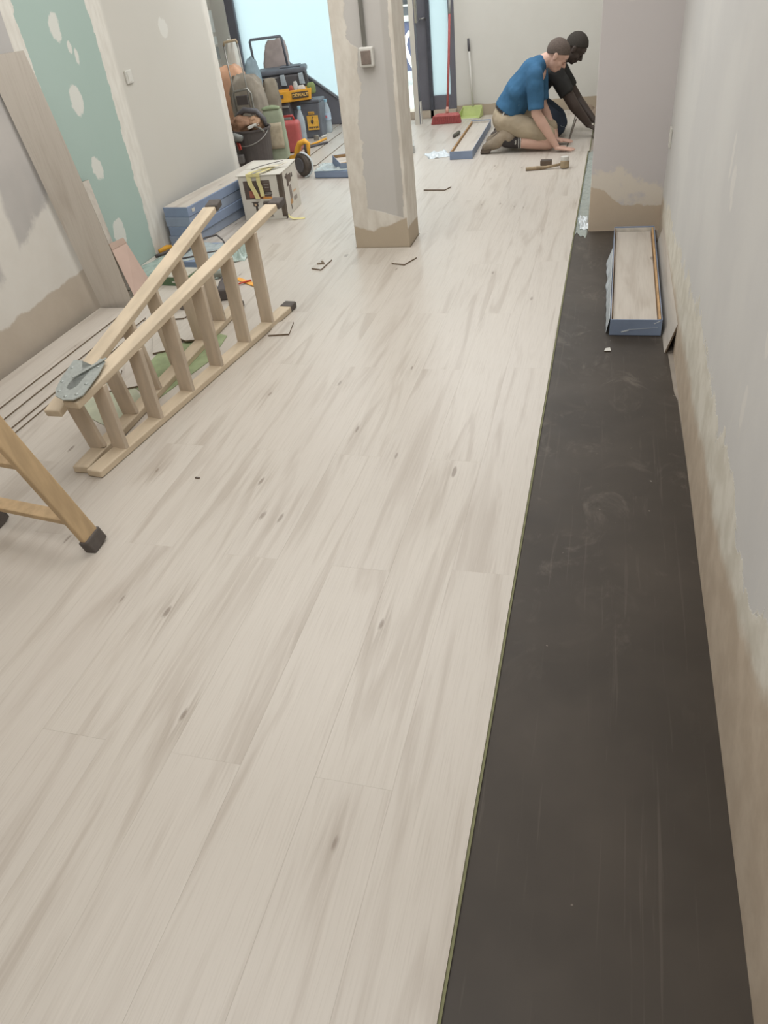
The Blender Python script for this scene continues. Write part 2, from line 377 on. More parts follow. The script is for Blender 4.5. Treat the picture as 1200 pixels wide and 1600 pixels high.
# window and door
def frosted():
    m = NT('frosted_film_glass', .5, .3); t = m.t; o = t.nodes['Material Output']
    tr = m.n('BsdfTranslucent'); tr.inputs[0].default_value = (.62, .66, .675, 1)
    gl = m.n('BsdfGlossy'); gl.inputs[0].default_value = (1, 1, 1, 1); gl.inputs['Roughness'].default_value = .15
    mx = m.n('MixShader'); mx.inputs[0].default_value = .05
    t.links.new(tr.outputs[0], mx.inputs[1]); t.links.new(gl.outputs[0], mx.inputs[2]); t.links.new(mx.outputs[0], o.inputs[0]); return m.m
M['frost'] = frosted()
win = thing('window_1', None, None, (-3.3, 9.3, 0)); win['kind'] = 'structure'
f = MB(); f.b2(-4.29, -4.19, 9.27, 9.36, -.03, 2.35); f.b2(-2.66, -2.56, 9.27, 9.36, -.03, 2.35); f.b2(-4.19, -2.66, 9.27, 9.36, 2.27, 2.35); f.b2(-4.19, -2.66, 9.27, 9.36, -.03, .06)
f.build('window_frame', M['alu_dark'], win, bevel=.004)
MB().b2(-4.19, -2.66, 9.31, 9.318, .06, 2.27).build('pane', M['frost'], win)
sp = MB(); poly = [(-3.75, .0), (-2.68, .0), (-2.68, .03), (-3.07, .27), (-3.75, .756)]
vs = [(x, 9.2, z) for x, z in poly]+[(x, 9.26, z) for x, z in poly]; n5 = 5
sp.add(vs, [tuple(range(5)), tuple(range(5, 10))[::-1]]+[((i+1) % 5, i, 5+i, 5+(i+1) % 5) for i in range(5)])
sp.build('kick_panel', simple('dark_panel_paint', (112, 113, 120), .5, .35, var=.05, scale=5), win, bevel=.004)
sp = MB(); sp.beam((-3.76, 9.2, .775), (-3.06, 9.2, .275), .03, .02, (0, 1, 0)); sp.build('trim_cap', simple('grey_cap', (128, 132, 138), .4, .4), win)
door = thing('door_1', None, None, (-1.87, 9.3, 0)); door['kind'] = 'structure'
f = MB(); f.b2(-2.155, -1.96, 9.24, 9.29, .075, 2.35); f.b2(-1.752, -1.69, 9.24, 9.29, .075, 2.35); f.b2(-1.96, -1.752, 9.24, 9.29, .075, .215); f.b2(-1.96, -1.752, 9.24, 9.29, 2.25, 2.35)
f.build('door_frame', M['alu_dark'], door, bevel=.004)
f = MB().b2(-1.985, -1.945, 9.2, 9.245, ZF, 2.3).build('mullion', simple('dark_mullion', (72, 74, 82), .4, .4), door, bevel=.003)
MB().b2(-1.96, -1.752, 9.262, 9.27, .215, 2.25).build('pane', M['frost'], door)
h = MB(); h.tube([(-2.06, 9.21, .93), (-2.045, 9.2, .95), (-1.995, 9.2, .955)], .008); h.tube([(-2.0, 9.2, .955), (-2.0, 9.24, .94)], .007)
h.build('handle', simple('steel', (160, 160, 160), .3, .5, metal=.8), door, smooth=True)
# jamb post in front of the open doorway
post = thing('trim_1', None, None, (-2.07, 8.9, 0)); post['kind'] = 'structure'
MB().b2(-2.092, -2.040, 8.87, 8.93, ZF, 2.7).build('jamb', M['alu_cream'], post, bevel=.003)
MB().b2(-2.040, -2.030, 8.872, 8.925, ZF, 2.7).build('seal', M['alu_dark'], post)
MB().b2(-2.030, -2.02, 8.872, 8.925, .0, .22).build('bracket', M['white_pl'], post)
MB().b2(-2.030, -2.012, 8.872, 8.925, .94, 2.6).build('rail', simple('olive_rail', (138, 134, 122), .5), post)
# outside
struct(MB().b2(-9, 4, 9.4, 16, -.2, -.06).build('floor_pavement', simple('pavement', (205, 205, 200), .8, .2)))
fc = MB().b2(-9, 4, 13.0, 13.3, -.1, 4).build('wall_opposite', simple('white_render', (225, 226, 226), .8)); struct(fc)
sg = thing('shop_sign', 'dark sign box with glowing white curve seen through the doorway', 'sign', (-2.9, 12.2, 0))
MB().b2(-3.5, -2.55, 12.2, 12.35, .13, .73).build('sign_panel', simple('sign_panel_blue_grey', (92, 96, 120), .4), sg, bevel=.005)
em = NT('lit_sign_tube'); em.b.inputs['Emission Color'].default_value = (.93, .96, 1, 1); em.b.inputs['Emission Strength'].default_value = 1.3
k = 12.18/12
def osp(x, z): return (x*k, 12.18, 1.55-(1.55-z)*k)
MB().tube([osp(-2.78, .60), osp(-2.83, .62), osp(-2.885, .56), osp(-2.905, .47), osp(-2.88, .37), osp(-2.845, .28), osp(-2.80, .19), osp(-2.75, .14)], .028, 8).build('sign_tube', em.m, sg, smooth=True)
MB().ell(osp(-2.79, .70), (.025, .02, .025)).build('sign_dot', em.m, sg, smooth=True)
sh = thing('shelf_rack', 'grey shop-front rack with pale rails above the lit sign', 'rack', (-2.9, 12.2, 0))
MB().b2(-3.5, -2.5, 12.25, 12.5, .80, 1.6).build('back_panel', simple('rack_grey', (120, 120, 124), .6), sh)
r_ = MB(); r_.b2(-3.3, -2.6, 12.15, 12.25, .77, .81); r_.b2(-3.3, -2.6, 12.15, 12.25, 1.0, 1.03); r_.b2(-3.3, -2.6, 12.15, 12.25, .92, .94); r_.build('rail', M['white_pl'], sh)
MB().b2(-3.04, -2.98, 12.15, 12.25, 1.08, 1.6).build('upright', M['white_pl'], sh)

# ------------------------------------------------------------------ laminate planks on the floor
PW = .1925; PL = 1.383; X0 = -.183; TH = .008
def plank_mesh(wd, ln, th=TH, name='plank'):
    m = MB(); x, y, b = wd/2-.00003, ln/2-.00003, .00022
    vs = [(-x, -y, -th), (x, -y, -th), (x, y, -th), (-x, y, -th), (-x, -y, -b*1.6), (x, -y, -b*1.6), (x, y, -b*1.6), (-x, y, -b*1.6), (-x+b, -y+b, 0), (x-b, -y+b, 0), (x-b, y-b, 0), (-x+b, y-b, 0)]
    m.add(vs, [(8, 9, 10, 11), (4, 5, 9, 8), (5, 6, 10, 9), (6, 7, 11, 10), (7, 4, 8, 11)], 0)
    m.add(vs, [(3, 2, 1, 0), (0, 1, 5, 4), (1, 2, 6, 5), (2, 3, 7, 6), (3, 0, 4, 7)], 1)
    return m.mesh(name, [M['plank'], M['core']])
full = plank_mesh(PW, PL)
starts = {0: 1.69, 1: .915, 2: 1.655, 3: .912, 4: 1.66, 5: .915}
YEND = 9.18
tongue = MB().box((PW/2+.003, 0, -.0045), (.007, PL-.001, .002), mi=0).mesh('tongue', [simple('tongue_green', (124, 124, 92), .7)])
for row in range(15):
    cx = X0-PW*(row+.5)
    s0 = starts.get(row, (.915 if row % 2 else 1.66)+(random.uniform(-.02, .02) if row < 9 else random.uniform(-.6, .6)))
    ys = s0
    while ys > -.2: ys -= PL
    lim0, lim1 = max(-.35, ys), YEND
    
    y = ys
    while y < lim1:
        a, b = max(y, -.35), min(y+PL, lim1)
        if b-a > .03:
            segs = [(a, b, cx, PW)]
            # planks are cut round the pillar
            if -1.581 < cx+PW/2 and cx-PW/2 < -1.213:
                out = []
                for (p, q, c_, w_) in segs:
                    if q <= 4.755 or p >= 5.04: out.append((p, q, c_, w_)); continue
                    if p < 4.755: out.append((p, 4.755, c_, w_))
                    if q > 5.04: out.append((5.04, q, c_, w_))
                    l, r = c_-w_/2, c_+w_/2
                    if l < -1.586: out.append((max(p, 4.755), min(q, 5.04), (l-1.586)/2, -1.586-l))
                    if r > -1.208: out.append((max(p, 4.755), min(q, 5.04), (r-1.208)/2, r+1.208))
                segs = out
            for (p, q, c_, w_) in segs:
                if c_-w_/2 < -3.056 or (c_-w_/2 < -2.895 and p < 3.72):
                    l = -3.056 if p >= 3.72 else -2.895; r = c_+w_/2
                    if r-l < .02: continue
                    c_, w_ = (l+r)/2, r-l
                me = full if abs(q-p-PL) < 1e-3 and abs(w_-PW) < 1e-4 else plank_mesh(w_, q-p)
                o = bpy.data.objects.new('plank', me); C.objects.link(o); o.parent = floor
                o.location = (c_+(.012 if row == 0 and p > 7 else 0), (p+q)/2, random.uniform(-.00012, .00012))
                if row == 0 and me is full:
                    t = bpy.data.objects.new('tongue', tongue); C.objects.link(t); t.parent = o
        y += PL
# floor of the recess behind the wall end
o = MB().b2(-4.4, -3.08, 6.32, 9.2, ZF, -.001).build('laid_boards', M['plank'], floor); o['kind'] = 'stuff'

# underlay
def underlay_mat():
    m = NT('underlay_rubber', .5, .28); X, Y, Z = m.xyz(); co = m.co()
    n3 = m.noise(co, 1.6, 4, .6); n1 = m.noise(co, 5, 4, .6, 1.0); sc = m.noise(m.scaled(co, (40, 1.2, 1)), 1.5, 3, .6, .6)
    col = m.mix(m.step(n3, .35, .7), lin(62, 56, 50), lin(74, 67, 60))
    sm_ = m.noise(m.scaled(co, (2.2, 1.5, 1)), 2.6, 6, .7, .9); dust = m.math('MULTIPLY', m.math('MAXIMUM', m.math('MULTIPLY', m.step(n1, .55, .78), .6), m.step(sm_, .54, .72)), m.step(Y, .8, 2.2))
    col = m.mix(m.math('MULTIPLY', dust, .42), col, lin(122, 113, 104))
    col = m.mix(m.math('MULTIPLY', m.step(sc, .60, .72), .16), col, lin(122, 113, 104))
    sd = m.noise(co, 38, 2); col = m.mix(m.math('MULTIPLY', m.step(sd, .76, .8), .6), col, lin(150, 142, 132))
    m.put(m.b.inputs['Base Color'], col)
    m.put(m.b.inputs['Roughness'], m.math('MULTIPLY_ADD', n1, .2, .36)); m.bump(m.math('ADD', n3, m.math('MULTIPLY', sc, .1)), .25, .003); return m.m
M['under'] = underlay_mat()
def usheet(y0, y1, xr, label, zoff=0.0):
    def f(u, v):
        y = y0+(y1-y0)*v; r = xr(y); x = -.25+(r+.25)*u
        e = max(0, (u-.9)/.1)
        return (x, y, -.0088+zoff+.0003*mnoise.noise(Vector((x*6, y*3, 0)))+.003*e*e*abs(mnoise.noise(Vector((y*2.2, 3, 0)))))
    o = MB().sheet(f, 40, 60, .0018).build('underlay_sheet', M['under'], smooth=False); tag(o, label, 'underlay'); return o
prof = [(-.3, .366), (.6, .358), (.77, .364), (1.15, .371), (1.51, .361), (1.88, .360), (2.3, .349), (2.86, .341), (2.9, .330), (3.2, .322), (3.33, .318), (3.8, .325), (5.03, .32)]
def xr(y):
    for (a, p), (b, q) in zip(prof, prof[1:]):
        if a <= y <= b: return p+(q-p)*(y-a)/(b-a)
    return .33
usheet(-.3, 1.6609, xr, 'dark brown underlay sheet nearest the viewer along the right wall')
usheet(1.661, 5.03, xr, 'dark brown dusty underlay sheet reaching under the blue carton by the pier')

# ------------------------------------------------------------------ laminate look for loose pieces
M['loose'] = plank_material('laminate_loose', True)
def loose_plank(parent, name, a, b, wd, th=.008, side=None, label=None):
    a, b = Vector(a), Vector(b); d = (b-a); L = d.length; d.normalize()
    sd = Vector(side) if side else d.cross(Vector((0, 0, 1))); sd = (sd-d*sd.dot(d)).normalized(); up = sd.cross(d)
    m = MB(); x, y, b_ = wd/2, L/2, .0008
    vs = [(-x, -y, -th), (x, -y, -th), (x, y, -th), (-x, y, -th), (-x, -y, -b_), (x, -y, -b_), (x, y, -b_), (-x, y, -b_), (-x+b_, -y+b_, 0), (x-b_, -y+b_, 0), (x-b_, y-b_, 0), (-x+b_, y-b_, 0)]
    m.add(vs, [(8, 9, 10, 11), (4, 5, 9, 8), (5, 6, 10, 9), (6, 7, 11, 10), (7, 4, 8, 11)], 0)
    m.add(vs, [(3, 2, 1, 0), (0, 1, 5, 4), (1, 2, 6, 5), (2, 3, 7, 6), (3, 0, 4, 7)], 1)
    o = bpy.data.objects.new(name, m.mesh(name, [M['loose'], M['core_dark']])); C.objects.link(o)
    mw = Matrix((sd, d, up)).transposed().to_4x4(); mw.translation = (a+b)/2
    if parent: o.parent = parent; mw = wm(parent).inverted() @ mw
    o.location = mw.to_translation(); o.rotation_euler = mw.to_euler()
    return o
# planks leaning on the left wall (each flexes a little, so its top twists)
def twisted_plank(bl, br, tl, tr, label, th=.008, n=60):
    bl, br, tl, tr = map(Vector, (bl, br, tl, tr)); m = MB(); rows = []
    for i in range(n+1):
        t = i/n; tw = t
        rows.append((bl.lerp(tl, t), (br-bl).lerp(tr-tl, tw)))
    L = lambda v: (v.x, v.z, -v.y)      # local frame: y runs up the plank
    vs = []
    for p, d in rows:
        nrm = Vector((d.y, -d.x, 0)).normalized()*(th/2); d = d.normalized()*.193
        vs += [L(p+nrm), L(p+d+nrm), L(p+d-nrm), L(p-nrm)]
    f0 = []; f1 = []
    for i in range(n):
        a = 4*i; b = a+4
        f0.append((a, a+1, b+1, b)); f1 += [(a+1, a+2, b+2, b+1), (a+2, a+3, b+3, b+2), (a+3, a, b, b+3)]
    f1 += [(3, 2, 1, 0), (4*n, 4*n+1, 4*n+2, 4*n+3)]
    m.add(vs, f0, 0); m.add(vs, f1, 1)
    o = m.build('laminate_plank', [M['loose'], M['core_dark']]); o.rotation_euler = (PI/2, 0, 0)
    o.data.polygons.foreach_set('use_smooth', [True]*len(o.data.polygons)); o.data.set_sharp_from_angle(angle=.6)
    tag(o, label, 'plank', 'planks leaning on the left wall'); return o
twisted_plank((-2.855, 3.668, .0), (-2.665, 3.715, .0), (-2.892, 3.475, 1.345), (-2.775, 3.625, 1.345), 'long pale laminate plank leaning upright against the left wall')
twisted_plank((-2.975, 3.95, .0), (-2.965, 4.13, .0), (-3.04, 3.985, .64), (-3.045, 4.175, .63), 'short laminate offcut leaning on the green board behind the long plank')
def slab(name, q, nrm, th, mat, parent=None, bevel=0):
    q = [Vector(v) for v in q]; n = Vector(nrm)*th
    return MB().hexa([v for v in q]+[v+n for v in q]).build(name, mat, parent, bevel=bevel)
pk = thing('cardboard_sheet', 'pinkish brown cardboard sheet leaning on the green plasterboard', 'cardboard', (-2.8, 4.1, 0))
P0, P1, P2, P3 = Vector((-2.755, 3.87, .0)), Vector((-2.815, 4.167, .0)), Vector((-2.972, 4.245, .257)), Vector((-2.972, 4.08, .27))
slab('sheet', [P0, P1, P1.lerp(P2, .88), P0.lerp(P3, .88)], (.4, -.25, .5), .006, simple('pink_card', (186, 161, 148), .8, .2, scale=6, var=.03), pk)
slab('edge_strip', [P0.lerp(P3, .88), P1.lerp(P2, .88), P2, P3], (.4, -.25, .5), .009, simple('brown_card', (170, 148, 134), .8, .2, scale=6, var=.03), pk)

# pile of planks on the floor along the left wall
def pile(name, x0, y0, y1, z, label, g='planks lying along the left wall', wd=.192):
    o = loose_plank(None, name, (x0, y0, z), (x0, y1, z), wd); tag(o, label, 'plank', g); return o
pile('laminate_plank', -2.568, 2.15, 3.52, .0085, 'lowest laminate plank of the pile by the left wall, its edge nearest the ladder')
pile('laminate_plank', -2.600, 2.20, 3.56, .0175, 'second laminate plank from the bottom of the pile by the left wall')
pile('laminate_plank', -2.680, 2.18, 3.60, .0265, 'third laminate plank, just under the top of the pile by the left wall')
pile('laminate_plank', -2.760, 2.27, 3.65, .0355, 'topmost laminate plank of the pile, reaching the foot of the leaning plank', wd=.195)
def scrap(name, pts, z, th, mat, label, cat, group=None, edge=None):
    m = MB().prism(pts, z, z+th, 0, 1); o = m.build(name, [mat, edge or M['core_dark']]); c = (sum(p[0] for p in pts)/len(pts), sum(p[1] for p in pts)/len(pts), z)
    recenter(o, c); return tag(o, label, cat, group)
scrap('tape_scrap', [(-2.885, 3.50), (-2.855, 3.50), (-2.85, 3.57), (-2.88, 3.585)], .0005, .004, simple('teal_scrap', (96, 154, 142)), 'small teal scrap on the floor at the foot of the left wall', 'scrap')

# floor offcuts
OC = 'laminate offcuts scattered on the new floor'
scrap('offcut', [(-1.413, 6.126), (-1.236, 6.102), (-1.201, 6.191), (-1.37, 6.22)], .0004, .009, M['loose'], 'laminate offcut lying behind the pillar to its right', 'offcut', OC)
o = scrap('offcut', [(-1.763, 4.361), (-1.69, 4.336), (-1.677, 4.521), (-1.75, 4.53)], .0004, .009, M['loose'], 'laminate offcut with dark fragments on it, left of the pillar base', 'offcut', OC)
m = MB().box((-1.715, 4.45, .013), (.012, .06, .006), .5); m.box((-1.728, 4.43, .0125), (.04, .012, .006), .2); m.build('fragment', M['core_dark'], o)
scrap('offcut', [(-1.257, 4.437), (-1.168, 4.411), (-1.119, 4.536), (-1.20, 4.56)], .0004, .009, M['loose'], 'laminate offcut just in front of the pillar base', 'offcut', OC)
scrap('offcut', [(-1.663, 3.361), (-1.551, 3.381), (-1.582, 3.536), (-1.68, 3.53)], .0004, .009, M['loose'], 'square laminate offcut beside the lying ladder foot', 'offcut', OC)
scrap('wood_splinter', [(-1.457, 2.07), (-1.437, 2.068), (-1.436, 2.074), (-1.455, 2.077)], .0004, .004, M['dark_pl'], 'tiny dark splinter on the floor right of the lying ladder', 'splinter')
# pieces and underlay inside the ladder
M['green_ul'] = simple('green_underlay', (146, 158, 122), .75, .2, scale=14, var=.12, bump=.2)
M['grey_green'] = simple('dusty_green_film', (176, 180, 158), .6, .3, scale=9, var=.10, bump=.3)
M['packing'] = simple('packing_grey', (186, 182, 168), .5, .3, scale=9, var=.06)
scrap('underlay_offcut', [(-2.16, 2.80), (-1.95, 2.62), (-1.86, 3.08), (-1.90, 3.36), (-2.0, 3.40), (-2.20, 3.15)], .0004, .003, M['green_ul'], 'green underlay offcut on the floor under the lying ladder', 'underlay', edge=M['green_ul'])
scrap('underlay_offcut', [(-2.28, 2.52), (-2.05, 2.40), (-1.98, 2.62), (-2.17, 2.81), (-2.3, 2.85)], .0004, .003, M['grey_green'], 'dusty pale green underlay scrap under the hinge end of the lying ladder', 'underlay', edge=M['grey_green'])
PG = 'plank offcuts inside the open ladder'
def piece(pts, z, label): return scrap('offcut', pts, z, .009, M['loose'], label, 'offcut', PG)
piece([(-2.215, 3.115), (-2.125, 3.165), (-2.20, 3.50), (-2.40, 3.46)], .004, 'pale offcut lying partly on the green underlay inside the ladder')
piece([(-2.09, 3.25), (-2.02, 3.27), (-2.03, 3.34), (-2.06, 3.53), (-2.24, 3.535), (-2.17, 3.3)], .0135, 'broken pale offcut with a notched end inside the ladder')
piece([(-2.49, 3.53), (-2.26, 3.575), (-2.30, 3.80), (-2.50, 3.78)], .0004, 'square offcut beside the pile of planks, farthest inside the ladder')
piece([(-2.25, 3.57), (-2.13, 3.60), (-2.2, 3.85), (-2.29, 3.82)], .0004, 'narrow offcut lying near the black tool box')
piece([(-2.16, 2.73), (-2.075, 2.78), (-2.2, 3.05), (-2.31, 3.0)], .004, 'pale offcut with a straight dark edge near the ladder hinge')
piece([(-2.235, 2.71), (-2.195, 2.715), (-2.29, 2.93), (-2.35, 2.88)], .0004, 'thin offcut strip nearest the ladder hinge')

# green packet, film, low box, cables, tools in front of the blue cartons
gp = MB().b2(-.11, .11, -.09, .09, 0, .05).build('box_body', simple('green_carton', (92, 116, 88), .6, .3, var=.05))
gp.name = 'green_packet'; gp.location = (-2.60, 4.18, .0005); gp.rotation_euler = (0, 0, -.08); tag(gp, 'flat dark green carton with white lettering on the floor inside the ladder', 'carton')
o = MB().b2(-.105, .105, -.085, .085, .0505, .056).build('lid_paper', M['packing']); o.parent = gp
o = MB().b2(0.0, .075, -.0912, -.09, .02, .028).build('lettering', M['white_pl']); o.parent = gp
def film_mat(name, tint, alpha=.55):
    m = NT(name, .18, .5); m.put(m.b.inputs['Base Color'], tint); m.b.inputs['Alpha'].default_value = alpha
    n = m.noise(m.co(), 40, 3); m.bump(n, .5, .004); return m.m
M['film'] = film_mat('clear_film', lin(206, 216, 214), .5); M['film_g'] = film_mat('green_film', lin(186, 203, 194), .62); M['film_w'] = film_mat('white_film', lin(226, 234, 238), .8)
def crumple(name, c, sx, sy, h, mat, label, rz=0, seed=0, nu=22, nv=22, freq=9, parent=None, cat='plastic film', sm=True, taper=1):
    cs, sn = math.cos(rz), math.sin(rz)
    def f(u, v):
        a, b = (u-.5)*sx, (v-.5)*sy
        a *= 1+.25*mnoise.noise(Vector((v*3, seed, 0))); b *= 1+.25*mnoise.noise(Vector((seed, u*3, 0)))
        z = h*abs(mnoise.fractal(Vector((a*freq+seed, b*freq, seed)), .8, 2.2, 3))*min(1, 6*min(u, 1-u, v, 1-v)+.15)
        return (c[0]+a*cs-b*sn, c[1]+a*sn+b*cs, c[2]+.001+z*1.6)
    o = MB().sheet(f, nu, nv, .0008).build(name, mat, parent, smooth=sm)
    if label: tag(o, label, cat)
    return o
crumple('plastic_film', (-2.84, 4.47, 0), .40, .5, .02, M['film_g'], 'pale green plastic film spread on the floor in front of the blue cartons', -.3, 3)
bx = thing('flat_blue_box', 'low blue laminate carton with film on the floor before the carton stack', 'carton', (-2.59, 4.5, 0), -.06)
M['blue'] = simple('blue_carton', (132, 147, 172), .6, .3, var=.06, scale=7)
M['blue2'] = simple('blue_carton_faded', (142, 154, 173), .6, .3, var=.07, scale=7)
MB().b2(-2.71, -2.44, 4.34, 4.72, .0005, .068).build('carton', M['blue'], bx, bevel=.004)
crumple('wrap', (-2.57, 4.53, .069), .27, .36, .008, M['film'], None, 0, 5, parent=bx)
crumple('plastic_film', (-2.39, 4.68, 0), .14, .34, .07, M['film_g'], 'crumpled greenish film standing up beside the low blue carton', .15, 8, freq=14)
tag(MB().tube([(-2.70, 4.45, .078), (-2.70, 4.60, .08), (-2.71, 4.80, .075), (-2.63, 4.84, .082), (-2.54, 4.74, .08), (-2.44, 4.6, .078), (-2.40, 4.5, .02), (-2.35, 4.3, .006), (-2.29, 4.13, .006)], .006, 8).build('power_cable', M['dark_pl'], smooth=True), 'black power cable looping over the low blue carton', 'cable')
tag(MB().tube([(-2.71, 4.36, .075), (-2.62, 4.40, .078), (-2.53, 4.47, .08), (-2.46, 4.52, .078)], .005, 8).build('power_cable', M['dark_pl'], smooth=True), 'second short black cable lying across the low blue carton', 'cable')
t = thing('utility_knife', 'small tool with yellow body beside the corner of the blue carton stack', 'tool', (-3.0, 4.76, .005))
MB().tube([(-3.03, 4.70, .02), (-3.005, 4.77, .025), (-2.985, 4.80, .02)], [.014, .018, .012], 8).build('body', simple('tool_yellow', (226, 168, 60), .5), t, smooth=True)
MB().tube([(-3.02, 4.62, .012), (-2.99, 4.66, .014), (-2.96, 4.72, .012)], .011, 8).build('grip', M['dark_pl'], t, smooth=True)
t = thing('tool_case', 'black plastic tool with rounded case on the floor inside the ladder', 'tool', (-2.16, 3.95, 0))
MB().box((-2.15, 3.93, .035), (.10, .17, .07), .35).build('case', M['dark_pl'], t, bevel=.014, seg=3)
m = MB(); m.tube([(-2.25, 3.99, .02), (-2.235, 3.87, .028), (-2.235, 3.79, .02)], .018, 8); m.tube([(-2.24, 3.76, .01), (-2.22, 3.70, .01)], .012, 8); m.build('nozzle', simple('slate_plastic', (92, 94, 104), .5), t, smooth=True)
t = thing('jigsaw', 'grey electric hand tool lying between the offcuts inside the ladder', 'tool', (-2.36, 3.78, 0))
m = MB(); m.prism([(-2.42, 3.72), (-2.32, 3.68), (-2.30, 3.80), (-2.34, 3.88)], .009, .05); m.build('body', simple('mid_grey_tool', (118, 112, 106), .5), t, bevel=.008)
MB().tube([(-2.41, 3.71, .02), (-2.46, 3.68, .02), (-2.49, 3.66, .015)], .007, 8).build('cord', M['dark_pl'], t, smooth=True)
t = thing('strap', 'orange plastic strap with a red clip on the floor behind the ladder', 'strap', (-2.1, 4.13, 0))
loose = MB(); loose.beam((-2.21, 4.20, .005), (-2.03, 4.08, .005), .035, .004); loose.build('band', simple('orange_strap', (232, 168, 78), .5), t)
MB().beam((-2.17, 4.07, .011), (-2.09, 4.15, .012), .014, .006).build('clip', simple('red_clip', (186, 70, 50), .5), t)
tag(MB().box((-2.37, 4.22, .02), (.10, .05, .04), .3).build('pencil_case', simple('grey_green_case', (120, 122, 112)), bevel=.01), 'small dark grey case on the floor beyond the ladder rungs', 'case')
tag(crumple('plastic_film', (-2.36, 4.3, 0), .12, .18, .03, M['film_g'], 'small piece of green film behind the ladder rungs', .5, 11), None)

# ------------------------------------------------------------------ stack of blue laminate cartons
SA = math.radians(-6)
for i in range(4):
    z0 = .0005+i*.0668; off = (.0, .012, .004, .008)[i]; lab = ['lowest', 'second lowest', 'second from the top', 'topmost, open to its pale plank,'][i]
    c = thing('laminate_carton', f'blue laminate carton, {lab} of the stack by the left wall', 'carton', (-3.035+off, 4.885, z0), SA, 'blue laminate cartons stacked by the left wall')
    m = MB().b2(0, .205, 0, 1.35, 0, .0655); o = m.build('carton', M['blue'] if i % 2 else M['blue2'], bevel=.0035); o.parent = c
    if i == 3:
        o = MB().b2(.006, .199, .006, 1.344, .0655, .0675).build('plank', M['loose']); o.parent = c
        o = MB().b2(.206, .2075, .05, .085, .022, .045).build('label', M['white_pl']); o.parent = c
# the cartons lie flush with the wall in front, clear of it behind
# ------------------------------------------------------------------ white tool carton with straps
tc = thing('tool_carton', 'white printed tool carton with yellow straps beside the blue cartons', 'box', (-2.68, 5.45, 0), math.atan2(.02, .33))
W_, D_, H_ = .335, .40, .325
M['carton_w'] = simple('white_carton', (206, 202, 192), .6, .25, var=.04, scale=7)
M['carton_in'] = simple('carton_edge', (92, 82, 72), .8)
o = MB().b2(0, W_, 0, D_, 0, H_-.006).build('carton', M['carton_w'], bevel=.003); o.parent = tc
o = MB().b2(-.012, W_+.004, -.008, D_*.5-.004, H_-.005, H_).build('flap', M['carton_w']); o.parent = tc
m = MB(); m.hexa([Vector(v) for v in ((-.012, D_*.5+.004, H_-.004), (W_+.004, D_*.5+.004, H_-.004), (W_+.004, D_+.01, H_+.006), (-.012, D_+.01, H_+.006), (-.012, D_*.5+.004, H_+.001), (W_+.004, D_*.5+.004, H_+.001), (W_+.004, D_+.01, H_+.011), (-.012, D_+.01, H_+.011))]); o = m.build('flap', M['carton_w']); o.parent = tc
def decal(parent, name, x0, x1, z0, z1, rgb, face='front', d=.0012):
    mm = simple('print_%d_%d_%d' % rgb, rgb, .6) if ('print_%d_%d_%d' % rgb) not in bpy.data.materials else bpy.data.materials['print_%d_%d_%d' % rgb]
    m = MB().b2(x0, x1, -d, -.0002, z0, z1) if face == 'front' else MB().b2(W_+.0002, W_+d, x0, x1, z0, z1)
    o = m.build(name, mm); o.parent = parent; return o
decal(tc, 'picture', .035, .245, .155, .285, (92, 80, 74)); decal(tc, 'picture', .07, .12, .165, .215, (160, 100, 84), d=.0018)
decal(tc, 'picture', .12, .20, .157, .19, (128, 84, 60), d=.0018); decal(tc, 'picture', .175, .247, .152, .168, (212, 150, 84), d=.0024)
decal(tc, 'text_block', .185, .25, .178, .205, (70, 64, 60), d=.0024)
for i, z in enumerate((.275, .255, .235)): decal(tc, 'text_line', .19+.005*i, .235, z-.004, z, (160, 158, 150))
for i, z in enumerate((.186, .195)): decal(tc, 'text_line', .187, .248, z, z+.002, (190, 186, 176), d=.003)
decal(tc, 'picture', .245-.0, .262, .0, .0001, (70, 64, 60))
for x0, x1, z0, z1 in ((.075, .135, .128, .134), (.085, .125, .10, .128), (.10, .118, .065, .10), (.17, .225, .132, .138), (.165, .235, .098, .128), (.19, .235, .07, .10)): decal(tc, 'picture', x0, x1, z0, z1, (84, 76, 70))
decal(tc, 'picture', .095, .11, .105, .12, (196, 170, 140), d=.002)
m = MB(); m.hexa([Vector(v) for v in ((W_+.0002, -.002, 0), (W_+.003, -.002, 0), (W_+.003, .028, 0), (W_+.0002, .028, 0), (W_+.0002, -.002, H_-.006), (W_+.003, -.002, H_-.006), (W_+.003, .05, H_-.006), (W_+.0002, .05, H_-.006))]); o = m.build('open_seam', M['carton_in']); o.parent = tc
m = MB(); m.b2(W_-.028, W_+.003, -.003, -.0003, .02, H_-.006); o = m.build('open_seam', M['carton_in']); o.parent = tc
for y0, y1, z0, z1, c in ((.13, .17, .20, .29, (100, 88, 80)), (.17, .24, .22, .275, (104, 92, 84)), (.10, .13, .26, .28, (90, 80, 74)), (.25, .28, .24, .27, (90, 80, 74)), (.16, .215, .10, .20, (132, 122, 114)), (.15, .205, .065, .10, (178, 140, 96)), (.15, .165, .03, .065, (88, 78, 70)), (.25, .31, .13, .145, (200, 170, 140)), (.24, .32, .07, .10, (150, 142, 134))): decal(tc, 'picture', y0, y1, z0, z1, c, 'side')
def text(parent, name, s, size, loc, rot, mat, ext=.0008, bold=0.0):
    c = bpy.data.curves.new(name, 'FONT'); c.body = s; c.size = size; c.extrude = ext; c.offset = bold; c.align_x = 'CENTER'; c.align_y = 'CENTER'
    c.materials.append(mat); tmp = bpy.data.objects.new(name+'_src', c); me = bpy.data.meshes.new_from_object(tmp); me.name = name; o = bpy.data.objects.new(name, me); C.objects.link(o); o.parent = parent; bpy.data.objects.remove(tmp); o.location = loc; o.rotation_euler = rot; return o
